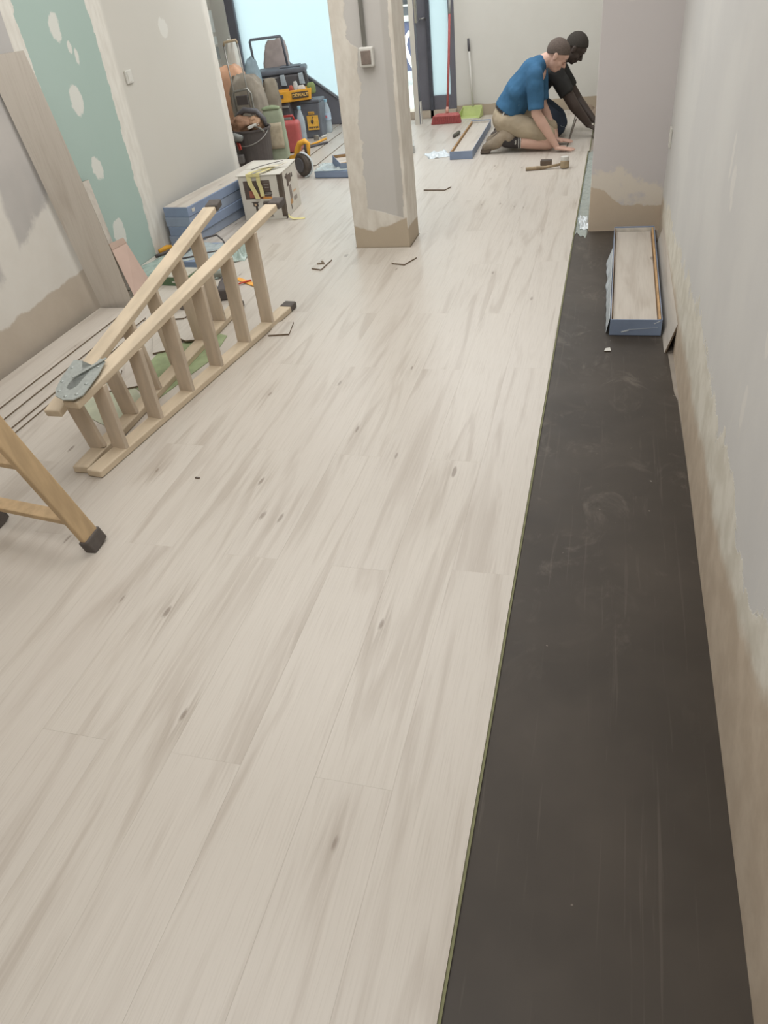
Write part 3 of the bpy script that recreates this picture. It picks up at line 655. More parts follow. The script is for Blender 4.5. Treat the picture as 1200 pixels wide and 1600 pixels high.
text(tc, 'lettering', 'NDA', .026, (.205, -.0008, .028), (PI/2, 0, 0), M['dark_pl'], bold=.0006)
# yellow foam straps over the carton
M['strap'] = simple('pale_yellow_strap', (214, 204, 148), .6, .25, var=.07, scale=12)
def ribbon(parent, name, pts, wd, side, mat, th=.003):
    pts = [Vector(p) for p in pts]; sd = Vector(side).normalized()*wd/2; vs = []; fs = []
    for i, p in enumerate(pts):
        d = (pts[min(i+1, len(pts)-1)]-pts[max(i-1, 0)]).normalized(); n = d.cross(sd).normalized()*th/2
        vs += [p-sd-n, p+sd-n, p+sd+n, p-sd+n]
    for i in range(len(pts)-1):
        a = 4*i
        for k_ in range(4): fs.append((a+k_, a+(k_+1) % 4, a+4+(k_+1) % 4, a+4+k_))
    fs += [(3, 2, 1, 0), tuple(4*(len(pts)-1)+k_ for k_ in range(4))]
    o = MB().add(vs, fs).build(name, mat, smooth=False); o.parent = parent; return o
st = thing('foam_strap', 'pale yellow strap draped over the front of the white tool carton', 'strap', tc.location, tc.rotation_euler.z)
ribbon(st, 'band', [(.20, .20, H_+.012), (.16, .10, H_+.012), (.11, .03, H_+.016), (.088, -.012, H_+.008), (.10, -.02, H_-.06), (.125, -.016, H_-.12), (.14, -.02, H_-.165)], .034, (1, .1, 0), M['strap'])
ribbon(st, 'band', [(.24, .16, H_+.012), (.20, .05, H_+.014), (.165, -.008, H_+.012), (.165, -.014, H_-.05), (.175, -.011, H_-.10), (.18, -.016, H_-.15)], .03, (1, 0, 0), M['strap'])
ribbon(st, 'band', [(.09, -.014, H_-.002), (.13, -.018, H_+.002), (.18, -.014, H_-.002)], .02, (0, 0, 1), M['strap'])
st = thing('foam_strap', 'crumpled cream strap lying on top of the white tool carton', 'strap', tc.location, tc.rotation_euler.z)
ribbon(st, 'band', [(.15, .09, H_+.022), (.20, .16, H_+.02), (.25, .15, H_+.026), (.29, .19, H_+.018), (.31, .25, H_+.022)], .05, (.3, 1, 0), simple('cream_strap', (214, 206, 184), .6))
o = ribbon(st, 'dark_band', [(.10, .05, H_+.026), (.14, .13, H_+.030), (.20, .22, H_+.028), (.26, .33, H_+.02)], .010, (1, -.5, 0), M['dark_pl'])
st = thing('foam_strap', 'pale yellow strap end on the floor right of the white tool carton', 'strap', (-2.3, 5.42, 0))
o = ribbon(st, 'band', [(W_+.01, .04, .03), (W_+.03, -.0, .02), (W_+.07, -.01, .008), (W_+.15, .01, .005)], .022, (0, 1, .3), M['strap']); o.location = tc.location-st.location

# ------------------------------------------------------------------ lying step ladder
M['wood'] = simple('ladder_pine', (202, 186, 162), .6, .3, var=.10, scale=3, bump=.15, stretch=(6, 1, 6))
M['wood_rung'] = simple('ladder_pine_rung', (194, 179, 160), .6, .3, var=.10, scale=4, bump=.15, stretch=(6, 6, 1))
M['wood_new'] = simple('stepladder_pine', (190, 164, 128), .5, .35, var=.12, scale=3, bump=.12, stretch=(9, 9, 1))
M['rubber'] = simple('rubber_foot', (92, 86, 82), .7, .3, var=.1, scale=40)
M['zinc'] = simple('zinc_plate', (172, 178, 174), .35, .5, metal=.35, var=.08, scale=60)
lad = thing('wooden_ladder', 'wooden A-frame ladder lying open on its side on the new floor', 'ladder', (-1.9, 2.9, 0))
RW, RT = .072, .032
def frame(b0, b1, rungs, ztop, y0t, y1t, xt, side):
    lo = MB().beam((*b0, RT/2+.001), (*b1, RT/2+.001), RW, RT).build('rail', M['wood'], lad, bevel=.006, seg=3)
    d = (Vector((*b1, 0))-Vector((*b0, 0))).normalized()
    fz = lambda y: ztop(y)+RT/2
    p0 = (xt(y0t), y0t, fz(y0t)); p1 = (xt(y1t), y1t, fz(y1t))
    up = MB().beam(p0, p1, RW, RT).build('rail', M['wood'], lad, bevel=.006, seg=3)
    for (bx_, by, tx, ty) in rungs:
        z1 = ztop(by)+.003
        q = MB(); q.beam((bx_, by, RT-.002), (tx, ty, z1), .072, .022, side=(d.y, -d.x, 0))
        q.build('rung', M['wood_rung'], lad, bevel=.003)
    return d
d1 = Vector((1.686-1.856, 3.481-2.209, 0))
zf = lambda y: .318+(y-2.205)*.142
zb = lambda y: .262+(y-2.2)*.182
fr = [(-1.686, 3.481), (-1.722, 3.231), (-1.755, 2.961), (-1.784, 2.705), (-1.818, 2.457), (-1.856, 2.209)]
lx = lambda y: -1.878+.04*0+(y-2.045)*(.19/1.6)
frame((lx(2.03), 2.03), (lx(3.69), 3.69), [(lx(y), y, lx(y), y) for x, y in fr], zf, 2.055, 3.74, lambda y: lx(y)-.004, 1)
bk = [(3.492), (3.245), (2.96), (2.708), (2.478), (2.20)]
bxf = lambda y: -1.953-(y-2.05)*.03
frame((bxf(2.05), 2.05), (bxf(3.70), 3.70), [(bxf(y), y, bxf(y)-.05+(y-2.08)*.017, y) for y in bk], zb, 2.08, 3.72, lambda y: bxf(y)-.05+(y-2.08)*.017, -1)
def footcap(p, d, size=(.07, .075, .036)):
    rot = Vector((0, 1, 0)).rotation_difference(Vector(d).normalized()).to_matrix()
    MB().box(p, size, rot=rot).build('rubber_foot', M['rubber'], lad, bevel=.008, seg=3)
footcap((lx(3.72), 3.72, .0195), (.11, 1, 0)); footcap((lx(3.79), 3.79, zf(3.79)+.014), (.11, 1, .14))
footcap((bxf(3.73), 3.73, .0195), (-.03, 1, 0)); footcap((bxf(3.77)-.022, 3.77, zb(3.77)+.014), (-.05, 1, .18))
# zinc hinge plates joining the two frames near their tips
hp = [(-1.998, 2.291), (-1.991, 2.236), (-1.983, 2.171), (-1.963, 2.1), (-1.939, 2.061), (-1.893, 2.04), (-1.851, 2.043), (-1.827, 2.074), (-1.829, 2.129), (-1.836, 2.212), (-1.851, 2.288), (-1.884, 2.308), (-1.888, 2.258), (-1.884, 2.188), (-1.883, 2.126), (-1.9, 2.099), (-1.923, 2.113), (-1.93, 2.154), (-1.917, 2.186), (-1.922, 2.229), (-1.957, 2.288)]
def hinge(z, nm='hinge_plate'):
    tris = MB(); n = len(hp); bm = bmesh.new(); vv = [bm.verts.new((x, y, z+(y-2.15)*.142)) for x, y in hp]; fc_ = bm.faces.new(vv)
    bmesh.ops.triangulate(bm, faces=[fc_]); r = bmesh.ops.extrude_face_region(bm, geom=bm.faces[:]); bmesh.ops.translate(bm, verts=[e for e in r['geom'] if isinstance(e, bmesh.types.BMVert)], vec=(0, 0, .004))
    bmesh.ops.recalc_face_normals(bm, faces=bm.faces[:]); me = bpy.data.meshes.new(nm); bm.to_mesh(me); bm.free(); me.materials.append(M['zinc'])
    o = bpy.data.objects.new(nm, me); C.objects.link(o); o.parent = lad; o.location = -lad.location
    return o
hg = hinge(.357)
for x, y in ((-1.975, 2.24), (-1.965, 2.15), (-1.94, 2.09), (-1.895, 2.06), (-1.855, 2.075), (-1.852, 2.14), (-1.862, 2.25)):
    o = MB().ell((x, y, .361+(y-2.15)*.142), (.007, .007, .004), n=8).build('rivet', M['zinc'], smooth=True); o.parent = hg
MB().beam((-1.925, 2.165, .372), (-1.852, 2.30, .388), .014, .004, side=(1, -.9, 0)).build('hinge_arm', M['zinc'], lad, bevel=.001)

# ------------------------------------------------------------------ standing step ladder at the left edge
sl = thing('wooden_stepladder', 'honey coloured wooden stepladder standing at the left edge', 'ladder', (-1.85, 1.5, 0))
lean = Vector((-.20, -.165, 1))
FR, FL_ = Vector((-1.625, 1.64, 0)), Vector((-2.085, 1.70, 0)); top = 1.45
TR, TL = FR+lean*top, FL_+lean*top+Vector((.17, -.02, 0)); rd = (FR-FL_).normalized()
def rail2(a, b, nm='rail'): 
    d = (b-a).normalized(); MB().beam(a+d*.035, b, .028, .07, side=rd).build(nm, M['wood_new'], sl, bevel=.005, seg=3)
    rot = Vector((0, 0, 1)).rotation_difference(d).to_matrix()
    MB().box(a+d*.028, (.042, .082, .056), rot=rot).build('rubber_foot', M['rubber'], sl, bevel=.005)
rail2(FR, TR); rail2(FL_, TL)
for kz in (.13, .38, .63, .88, 1.13, 1.36):
    a, b = FR.lerp(TR, kz/top), FL_.lerp(TL, kz/top); MB().beam(a, b, .05, .02, side=(lean.x*0, 1, .15)).build('rung', M['wood_new'], sl, bevel=.003)
BR, BL = FR+Vector((-.12, -.62, 0)), FL_+Vector((-.12, -.62, 0))
rail2(BR, TR+Vector((0, -.06, 0))); rail2(BL, TL+Vector((0, -.06, 0)))
for kz in (.13, .6, 1.1): a, b = BR.lerp(TR, kz/top), BL.lerp(TL, kz/top); MB().beam(a, b, .04, .02, side=(0, 1, 0)).build('rung', M['wood_new'], sl, bevel=.003)

# ------------------------------------------------------------------ right side: carton with planks, leaning plank, film
ZU = -.0068
M['carton_pale'] = simple('pale_lining', (206, 200, 190), .7)
def open_carton(name, label, cat, loc, rz, wd, ln, ht, group=None, wrap=False, strip_side=1):
    c = thing(name, label, cat, loc, rz, group); t_ = .004
    def ad(nm, m, mat, **k_): o = m.build(nm, mat, **k_); o.parent = c; return o
    ad('end_panel', MB().b2(0, wd, 0, t_, 0, ht), M['blue'], bevel=.001); ad('end_panel', MB().b2(0, wd, ln-t_, ln, 0, ht+.004), M['blue'], bevel=.001)
    ad('side_panel', MB().b2(0, t_, t_, ln-t_, 0, ht), M['blue2']); ad('side_panel', MB().b2(wd-t_, wd, t_, ln-t_, 0, ht), M['blue2'])
    ad('end_lining', MB().b2(t_, wd-t_, ln-t_-.002, ln-t_-.0005, .003, ht-.004), M['carton_pale']); ad('carton_lining', MB().b2(t_, t_+.002, t_, ln-t_, 0, ht-.001), simple('brown_card_lining', (170, 140, 104), .8)); ad('carton_base', MB().b2(t_, wd-t_, t_, ln-t_, 0, .003), M['blue2'])
    n = int((ht-.02)/.0085)
    for i in range(n):
        o = bpy.data.objects.new('plank', plank_mesh(wd-.030, ln-.03)); o.data.materials.clear(); o.data.materials.append(M['loose']); o.data.materials.append(M['core_dark']); C.objects.link(o); o.parent = c
        o.location = (wd/2-.004*strip_side, ln/2, .0035+.0085*(i+1))
    x_ = wd-.011 if strip_side > 0 else .010
    ad('cardboard_strip', MB().b2(x_-.004, x_+.004, .01, ln-.02, .003, ht+.001), simple('tan_strip', (186, 152, 112), .8))
    return c
cb = open_carton('open_laminate_carton', 'open blue carton of pale planks on dark underlay before the pier', 'carton', (.064, 3.45, ZU), 0, .232, 1.39, .078)
def flap_film(u, v): y = .02+v*1.0; return (-.004-.028*(1-u)*(.5+.5*v)*(1+.4*mnoise.noise(Vector((y*9, 0, 1)))), y+.0, .004+.074*u+.004*mnoise.noise(Vector((y*14, u*5, 2))))
o = MB().sheet(flap_film, 8, 40, .0008).build('plastic_wrap', M['film_w'], smooth=True); o.parent = cb
m = MB(); m.box((.07, -.0012, .022), (.035, .001, .006), 0, rot=Matrix.Rotation(-.3, 3, 'Y')); m.box((.21, -.0012, .066), (.03, .001, .003), rot=Matrix.Rotation(-.5, 3, 'Y')); m.box((.15, -.0012, .035), (.13, .001, .0012), rot=Matrix.Rotation(-.08, 3, 'Y')); o = m.build('wrap_glint', M['film_w']); o.parent = cb
lp = MB()
A0, A1 = Vector((.302, 3.27, ZU)), Vector((.310, 4.655, ZU)); 
o = loose_plank(None, 'laminate_plank', (.3275, 3.27, ZU+.078), (.3190, 4.655, ZU+.078), .17, side=(.28, 0, 1))
tag(o, 'pale laminate plank standing on its edge against the right wall', 'plank')
# dusty film strip between floor edge and pier
crumple('plastic_film', (-.136, 6.1, -.008), .075, 2.3, .010, film_mat('grey_film', lin(168, 176, 170), .8), 'grey plastic film strip beside the floor edge at the pier', 0, 21, nu=8, nv=90, freq=16)
crumple('plastic_film', (-.128, 5.18, -.007), .065, .25, .04, M['film_w'], 'crumpled white film bunched at the corner of the pier', .1, 27, nu=12, nv=24, freq=28)
scrap('paper_scrap', [(.045, 3.27), (.075, 3.275), (.07, 3.31), (.05, 3.30)], -.007, .003, M['white_pl'], 'small white scrap on the dark underlay before the blue carton', 'scrap')
t = thing('crumpled_underlay', 'crumpled brown underlay heap on the floor behind the pier', 'underlay', (-.2, 8.9, 0))
M['under_b'] = simple('brown_underlay', (138, 122, 106), .7, .25, var=.12, scale=6)
crumple('sheet', (-.10, 8.80, -.004), .46, .66, .10, M['under_b'], None, .3, 31, parent=t, nu=26, nv=30, freq=5)

# outlets, switches
def plate(label, loc, rz, sz=(.08, .012, .08), rocker=True):
    c = thing('light_switch' if rocker else 'wall_socket', label, 'switch' if rocker else 'socket', loc, rz)
    o = MB().b2(-sz[0]/2, sz[0]/2, -sz[1], 0, -sz[2]/2, sz[2]/2).build('plate', M['white_pl'], bevel=.003); o.parent = c
    if rocker: o = MB().b2(-.022, .012, -sz[1]-.003, -sz[1], -.028, .03).build('rocker', M['white_pl'], bevel=.002)
    else: o = MB().lathe([(.024, 0), (.024, .002), (.018, .002), (.018, -.006)], (0, -sz[1], 0), 20, Matrix.Rotation(PI/2, 3, 'X')).build('socket_well', M['white_pl'])
    o.parent = c; return c
plate('cream light switch on the left wall beside the green board', (-3.06, 4.945, 1.07), PI/2, (.075, .012, .075))
plate('white wall socket low on the right wall beside the pier', (.3352, 4.9, .55), -PI/2-.0075, (.085, .012, .1), False)
c = thing('light_switch', 'grey surface switch with brown rocker on the pillar', 'switch', (-1.375, 4.7595, 1.085))
o = MB().b2(-.042, .042, -.04, 0, -.05, .05).build('switch_box', M['white_pl'], bevel=.009, seg=3); o.parent = c
o = MB().b2(-.029, .029, -.046, -.04, -.034, .034).build('rocker', simple('brown_rocker', (128, 116, 108), .5), bevel=.006, seg=3); o.parent = c
tag(MB().tube([(-1.385, 4.746, 1.134), (-1.385, 4.746, 2.7)], .0125, 12).build('cable_conduit', M['grey_pl'], smooth=True), 'grey conduit running up the pillar from its switch', 'conduit')
for z0, z1, mt, nm, lb in ((1.12, 1.33, M['white_pl'], 'fuse_box', 'white electrical box high on the recess wall'), (1.0, 1.085, M['white_pl'], 'junction_box', 'smaller white box under the electrical box on the recess wall'), (.86, .98, M['grey_pl'], 'cable_box', 'dark grey box lowest on the recess wall')):
    tag(MB().b2(-4.448, -4.40, 8.95, 9.15, z0-.1, z1-.1).build(nm, mt, bevel=.006), lb, 'electrical box')

# ------------------------------------------------------------------ tools and bags by the window
def quad_sack(name, c, sz, mat, label, cat, seed=0, rz=0, sq=.55, amp=.10, top=None, lean=(0, 0), group=None, parent=None, n=22):
    m = MB(); vs = []; fs = []; nu, nv = 28, n
    sg_ = lambda v, e: math.copysign(abs(v)**e, v)
    for i in range(nv+1):
        b = -PI/2+PI*i/nv
        for j in range(nu):
            a = 2*PI*j/nu
            x = sg_(math.cos(b), sq)*sg_(math.cos(a), sq); y = sg_(math.cos(b), sq)*sg_(math.sin(a), sq); z = sg_(math.sin(b), sq)
            t_ = (z+1)/2; k_ = 1 if top is None else 1+(top-1)*t_
            d = 1+amp*mnoise.fractal(Vector((x*1.7+seed, y*1.7, z*2.3+seed)), .7, 2.1, 4)
            vs.append(Vector((x*sz[0]/2*k_*d+lean[0]*t_, y*sz[1]/2*k_*d+lean[1]*t_, (t_*sz[2])*(1+.4*amp*mnoise.noise(Vector((x*2+seed, y*2, 5)))*t_))))
    for i in range(nv):
        for j in range(nu): fs.append((i*nu+j, i*nu+(j+1) % nu, (i+1)*nu+(j+1) % nu, (i+1)*nu+j))
    m.add(vs, fs); o = m.build(name, mat, smooth=True)
    if parent: o.parent = parent
    o.location = c; o.rotation_euler = (0, 0, rz)
    if label: tag(o, label, cat, group)
    return o
def ch(parent, mb, name, mat, **k): o = mb.build(name, mat, **k); o.parent = parent; return o
M['black_pl'] = simple('black_tool_plastic_hazed', (90, 88, 91), .5, .35, var=.08, scale=12)  # black lightened to grey: haze near the window is put into this colour
M['slate'] = simple('slate_tool_plastic', (102, 106, 114), .5, .35, var=.10, scale=12)
M['yellow'] = simple('tool_yellow_plastic', (230, 170, 62), .5, .35, var=.06)
M['leather'] = simple('brown_leather', (142, 110, 88), .7, .25, var=.15, scale=18, bump=.3)
M['clothgrey'] = simple('grey_cloth_sack', (150, 142, 130), .85, .15, var=.16, scale=9, bump=.4)
M['steelm'] = simple('brushed_steel', (150, 148, 142), .35, .5, metal=.6)
# bin
b = thing('tool_bin', 'dark grey round plastic bin full of tools beside the wall end', 'bin', (-3.235, 7.05, 0))
R1, R2 = .155, .185
ch(b, MB().lathe([(R1, 0), (R2-.004, .36), (R2+.006, .365), (R2+.006, .38), (R2-.008, .38), (R1-.01, .02), (.001, .02)], (0, 0, 0), 32), 'bin_body', M['dark_pl'], smooth=False)
ch(b, MB().tube([(R2*math.cos(a), -.02-R2*math.sin(a)*.98-.004, .36-.10*math.sin(a)) for a in [PI*i/14 for i in range(15)]], .004, 6), 'handle', M['steelm'], smooth=True)
def in_bin(o): return o
quad_sack('tool_belt', (-3.29, 7.0, .33), (.20, .18, .16), M['leather'], 'brown leather tool belt heaped on the left of the bin', 'tool belt', 3, .4, .8, .35)
quad_sack('leather_pouch', (-3.17, 7.03, .335), (.15, .13, .14), simple('tan_leather', (164, 132, 106), .7, .25, var=.15, scale=16, bump=.3), 'tan leather pouch on the right of the bin top', 'pouch', 9, 1.0, .8, .35)
tag(MB().tube([(-3.37, 7.10, .40), (-3.34, 7.05, .48), (-3.25, 7.02, .53), (-3.14, 7.04, .51), (-3.08, 7.05, .44), (-3.07, 7.04, .39)], [.02, .024, .026, .026, .022, .018], 8).build('belt_strap', M['black_pl'], smooth=True), 'wide black strap arching over the tools in the bin', 'strap')
t = thing('hammer', 'steel headed hammer sticking out of the bin towards the viewer', 'hammer', (-3.13, 6.93, .38))
for mb_, nm, mt in ((MB().beam((-3.19, 6.90, .40), (-3.12, 6.98, .42), .022, .02), 'head', M['white_pl']), (MB().tube([(-3.15, 6.95, .405), (-3.07, 6.88, .40), (-3.01, 6.84, .375)], .009, 8), 'handle', M['steelm'])): mb_.build(nm, mt, t, smooth=False)
t = thing('cordless_drill', 'grey cordless drill with red trigger guard hanging on the bin front', 'drill', (-3.28, 6.85, .2))
m = MB(); m.tube([(-3.37, 6.85, .33), (-3.30, 6.83, .345), (-3.23, 6.82, .335)], [.028, .036, .026], 10); m.build('motor_body', simple('drill_grey', (128, 130, 126), .5), t, smooth=True)
MB().box((-3.31, 6.83, .16), (.11, .07, .07), .2).build('battery', simple('battery_grey', (110, 106, 104), .5), t, bevel=.008)
MB().tube([(-3.32, 6.83, .32), (-3.33, 6.83, .19)], .02, 8).build('grip', M['black_pl'], t, smooth=True)
MB().tube([(-3.285, 6.82, .30), (-3.262, 6.815, .29), (-3.255, 6.815, .245), (-3.272, 6.82, .235)], .008, 8, closed=True).build('trigger_guard', simple('red_plastic', (196, 84, 74), .5), t, smooth=True)
tag(MB().tube([(-3.315, 6.83, .09), (-3.31, 6.82, .05), (-3.30, 6.83, .0)], [.02, .016, .02], 8).build('red_bit', simple('dull_red_plastic', (168, 92, 82), .5), smooth=True), 'dull red plastic piece on the floor against the bin front', 'tool')
t = thing('pliers', 'small brass coloured clamp on the left edge of the bin front', 'clamp', (-3.36, 6.86, .3))
MB().tube([(-3.385, 6.84, .36), (-3.36, 6.83, .31), (-3.37, 6.83, .27)], .008, 8).build('jaw', simple('brass', (190, 158, 96), .4, .5, metal=.4), t, smooth=True)
MB().tube([(-3.36, 6.83, .36), (-3.375, 6.83, .31), (-3.35, 6.83, .28)], .007, 8).build('handle', M['dark_pl'], t, smooth=True)
# green and beige sack
sk = quad_sack('rubble_sack', (-3.085, 7.28, 0), (.215, .12, .50), simple('green_sack', (156, 164, 142), .75, .2, var=.10, scale=10, bump=.3), 'tall green sack with beige label standing right of the bin', 'sack', 5, .25, .38, .06, top=.93, lean=(-.01, .02))
ch(sk, MB().sheet(lambda u, v: (-.088+.165*u-.005*v, -.064-.004*math.sin(PI*u)+.018*v, .155+.22*v), 6, 6, .002), 'label_panel', simple('sack_label_beige', (176, 164, 142), .75), smooth=True)
ch(sk, MB().sheet(lambda u, v: (-.095+.17*u, -.03+.03*v-.006*math.sin(PI*u), .485+.035*math.sin(v*PI)*(.5+.5*math.sin(3*u))), 8, 6, .002), 'folded_top', simple('green_sack_fold', (150, 164, 132), .75), smooth=True)
# red jerry can
jc = thing('jerry_can', 'red plastic jerry can partly hidden by the green sack', 'canister', (-3.155, 7.84, 0), .2)
ch(jc, MB().b2(-.10, .10, -.085, .075, .002, .29), 'can_body', simple('red_can', (180, 92, 90), .45, .4, var=.06), bevel=.035, seg=4)
ch(jc, MB().tube([(-.06, 0, .28), (-.055, 0, .33), (.04, 0, .33), (.055, 0, .28)], .012, 8), 'handle', simple('red_can_handle', (176, 72, 68), .45), smooth=True)
ch(jc, MB().lathe([(.02, .28), (.02, .315), (.001, .316)], (-.075, 0, 0), 14), 'cap', M['black_pl'])
def bottle(loc, h, r, label, cap=(150, 190, 210), lab=True):
    t = thing('plastic_bottle', label, 'bottle', loc)
    m = NT('pet_%d' % int(h*1000), .12, .5); m.put(m.b.inputs['Base Color'], lin(200, 214, 222)); m.b.inputs['Alpha'].default_value = .55
    ch(t, MB().lathe([(r*.8, 0), (r, .01), (r, h*.30), (r*.94, h*.33), (r, h*.36), (r, h*.62), (r*.8, h*.74), (r*.38, h*.90), (r*.38, h*.93)], (0, 0, 0), 20), 'bottle_body', m.m, smooth=True)
    ch(t, MB().lathe([(r*.44, h*.93), (r*.44, h), (.001, h)], (0, 0, 0), 16), 'cap', simple('cap_%d' % int(h*1000), cap, .4))
    if lab: ch(t, MB().lathe([(r*1.02, h*.40), (r*1.02, h*.60)], (0, 0, 0), 20), 'label', simple('bottle_label', (178, 196, 214), .5)); ch(t, MB().box((.004, -r*1.02, h*.5), (.022, .006, .025)), 'label_mark', simple('label_red', (200, 120, 128), .5))
bottle((-3.06, 8.74, 0), .33, .043, 'clear water bottle with blue label beside the black tool box')
bottle((-3.14, 8.12, 0), .37, .042, 'clear bottle without label between jerry can and black box', lab=False)
# black tool box with yellow label
tb = thing('tool_box', 'scuffed black tool box with yellow sticker standing by the window', 'tool box', (-3.335, 8.44, 0), .035)
ch(tb, MB().hexa([Vector(v) for v in ((.012, .01, .001), (.29, .01, .001), (.29, .20, .001), (.012, .20, .001), (0, 0, .345), (.30, 0, .345), (.30, .21, .345), (0, .21, .345))]), 'box_body', M['slate'], bevel=.012)
ch(tb, MB().b2(-.006, .306, -.006, .216, .345, .375), 'lid', M['slate'], bevel=.008)
ch(tb, MB().b2(.0, .10, -.012, .0, .30, .38), 'latch', M['black_pl'], bevel=.004)
ch(tb, MB().b2(.145, .27, -.0075+.004, -.001+.006, .085, .225), 'sticker', simple('sticker_yellow', (234, 184, 84), .55))
ch(tb, MB().b2(.165, .235, -.0075+.004, -.001+.006, .235, .262), 'sticker', simple('sticker_yellow2', (228, 178, 84), .55))
text(tb, 'lettering', 'DEWALT', .017, (.20, -.0045, .2485), (PI/2, 0, 0), M['dark_pl'], .0004)
m = MB(); m.tube([(.215, -.005, .215), (.20, -.005, .19), (.215, -.005, .17), (.20, -.005, .145)], .005, 6); m.box((.195, -.005, .165), (.02, .002, .03)); ch(tb, m, 'printed_symbol', M['dark_pl'])
for i, x in enumerate((.157, .172, .19, .21, .232, .25)): ch(tb, MB().b2(x, x+.011, -.0050, -.003, .100+.002*(i % 2), .119), 'printed_mark', M['dark_pl'])
# drawer unit and open tote on top
dr = thing('drawer_case', 'black stackable tool case with grey drawer rails under the yellow tote', 'tool box', (-3.56, 8.33, 0), .035)
ch(dr, MB().b2(0, .235, 0, .28, .002, .38), 'case_body', M['black_pl'], bevel=.01)
for z in (.10, .22, .33): ch(dr, MB().b2(.01, .225, -.012, .0, z, z+.02), 'drawer_rail', M['grey_pl'], bevel=.003)
to = thing('tool_tote', 'yellow open tool tote standing across the two black cases', 'tool box', (-3.47, 8.27, .383), .42)
def tray(w0, w1, d0, d1, h, t=.008):
    m = MB(); o_ = [(0, 0), (w0, 0), (w0, d0), (0, d0)]; e = (w1-w0)/2; g = (d1-d0)/2
    O = [(-e, -g), (w0+e, -g), (w0+e, d0+g), (-e, d0+g)]
    def q(a, b, z0, z1):
        return [Vector((*a[0], z0)), Vector((*a[1], z0)), Vector((*b[1], z0)), Vector((*b[0], z0))]
    ins = lambda P, k_: [(P[0][0]+k_, P[0][1]+k_), (P[1][0]-k_, P[1][1]+k_), (P[2][0]-k_, P[2][1]-k_), (P[3][0]+k_, P[3][1]-k_)]
    I0, I1 = ins(o_, t), ins(O, t); vs = [(*p, 0) for p in o_]+[(*p, h) for p in O]+[(*p, h) for p in I1]+[(*p, t) for p in I0]
    fs = [(3, 2, 1, 0), (12, 13, 14, 15)]
    for i in range(4):
        j = (i+1) % 4; fs += [(i, j, 4+j, 4+i), (4+i, 4+j, 8+j, 8+i), (8+i, 8+j, 12+j, 12+i)]
    return m.add(vs, fs)
ch(to, tray(.40, .43, .16, .18, .105), 'tote_body', M['yellow'], bevel=.004)
ch(to, MB().b2(-.005, .11, -.016, -.004, .045, .075), 'latch', M['black_pl'], bevel=.003)
ch(to, MB().b2(.20, .375, -.013, -.005, .025, .085), 'name_plate', simple('plate_black', (84, 72, 58), .5), bevel=.002)
text(to, 'lettering', 'DEWALT', .042, (.2875, -.0145, .055), (PI/2, 0, 0), simple('letter_yellow', (232, 190, 110), .5), .0006, .001)
for nm, loc_, sz_, c_, lb in (('spray_can', (-3.26, 8.43, .40), (.05, .05, .16), (196, 196, 192), 'white capped can standing in the yellow tote'), ('rag', (-3.20, 8.44, .40), (.09, .07, .12), (206, 198, 188), 'pale rag stuffed in the yellow tote'), ('red_tape_roll', (-3.30, 8.39, .40), (.05, .05, .13), (166, 86, 70), 'small red item in the yellow tote'), ('glove', (-3.12, 8.52, .42), (.09, .06, .11), (128, 142, 92), 'green work glove in the right of the yellow tote')):
    quad_sack(nm, loc_, sz_, simple('content_'+nm, c_, .7, var=.1), lb, nm.split('_')[-1] if nm != 'spray_can' else 'can', 2, .3, .6, .15, n=12)
# rolling tool chest
rc = thing('rolling_tool_chest', 'tall black rolling tool chest with raised pull handle and grey latches', 'tool box', (-3.53, 8.66, 0), .30)
ch(rc, MB().b2(-.215, .16, 0, .30, .03, .385), 'lower_case', M['black_pl'], bevel=.015)
ch(rc, MB().b2(-.215, .30, -.01, .30, .388, .60), 'upper_case', M['black_pl'], bevel=.02)
ch(rc, MB().b2(-.225, .31, -.018, .31, .60, .655), 'lid', M['slate'], bevel=.02, seg=3)
ch(rc, MB().b2(.02, .25, .06, .24, .655, .667), 'lid_panel', M['slate'], bevel=.006)
for z in (.43, .52, .575): ch(rc, MB().b2(-.20, -.02, -.018, -.008, z, z+.01), 'rib', M['grey_pl'], bevel=.002)
for x in (.04, .24): ch(rc, MB().hexa([Vector(v) for v in ((x-.02, -.03, .50), (x+.04, -.03, .495), (x+.04, -.012, .495), (x-.02, -.012, .50), (x-.025, -.035, .60), (x+.025, -.035, .605), (x+.025, -.012, .605), (x-.025, -.012, .60))]), 'latch', simple('pale_latch', (178, 190, 198), .35, .5), bevel=.004)
for x in (-.205, .0): ch(rc, MB().b2(x, x+.02, -.02, -.008, .10, .57), 'side_rib', M['black_pl'], bevel=.003)
ch(rc, MB().tube([(.285, -.03, .42), (.31, -.035, .5), (.31, -.035, .57), (.285, -.03, .62)], .010, 8), 'grab_handle', M['black_pl'], smooth=True)
hd = ch(rc, MB().tube([(-.23, .10, .3), (-.255, .10, .93), (-.245, .10, .945), (.075, .14, .945), (.085, .14, .93), (.11, .14, .62)], .013, 8), 'pull_handle', M['slate'], smooth=True)
for x in (-.17, .12): ch(rc, MB().lathe([(.06, -.02), (.06, .02), (.02, .024)], (x, .30, .06), 18, Matrix.Rotation(PI/2, 3, 'Y')), 'wheel', M['black_pl'])
ch(rc, MB().b2(-.03, .05, -.02, -.011, .30, .375), 'yellow_clip', M['yellow'], bevel=.006)
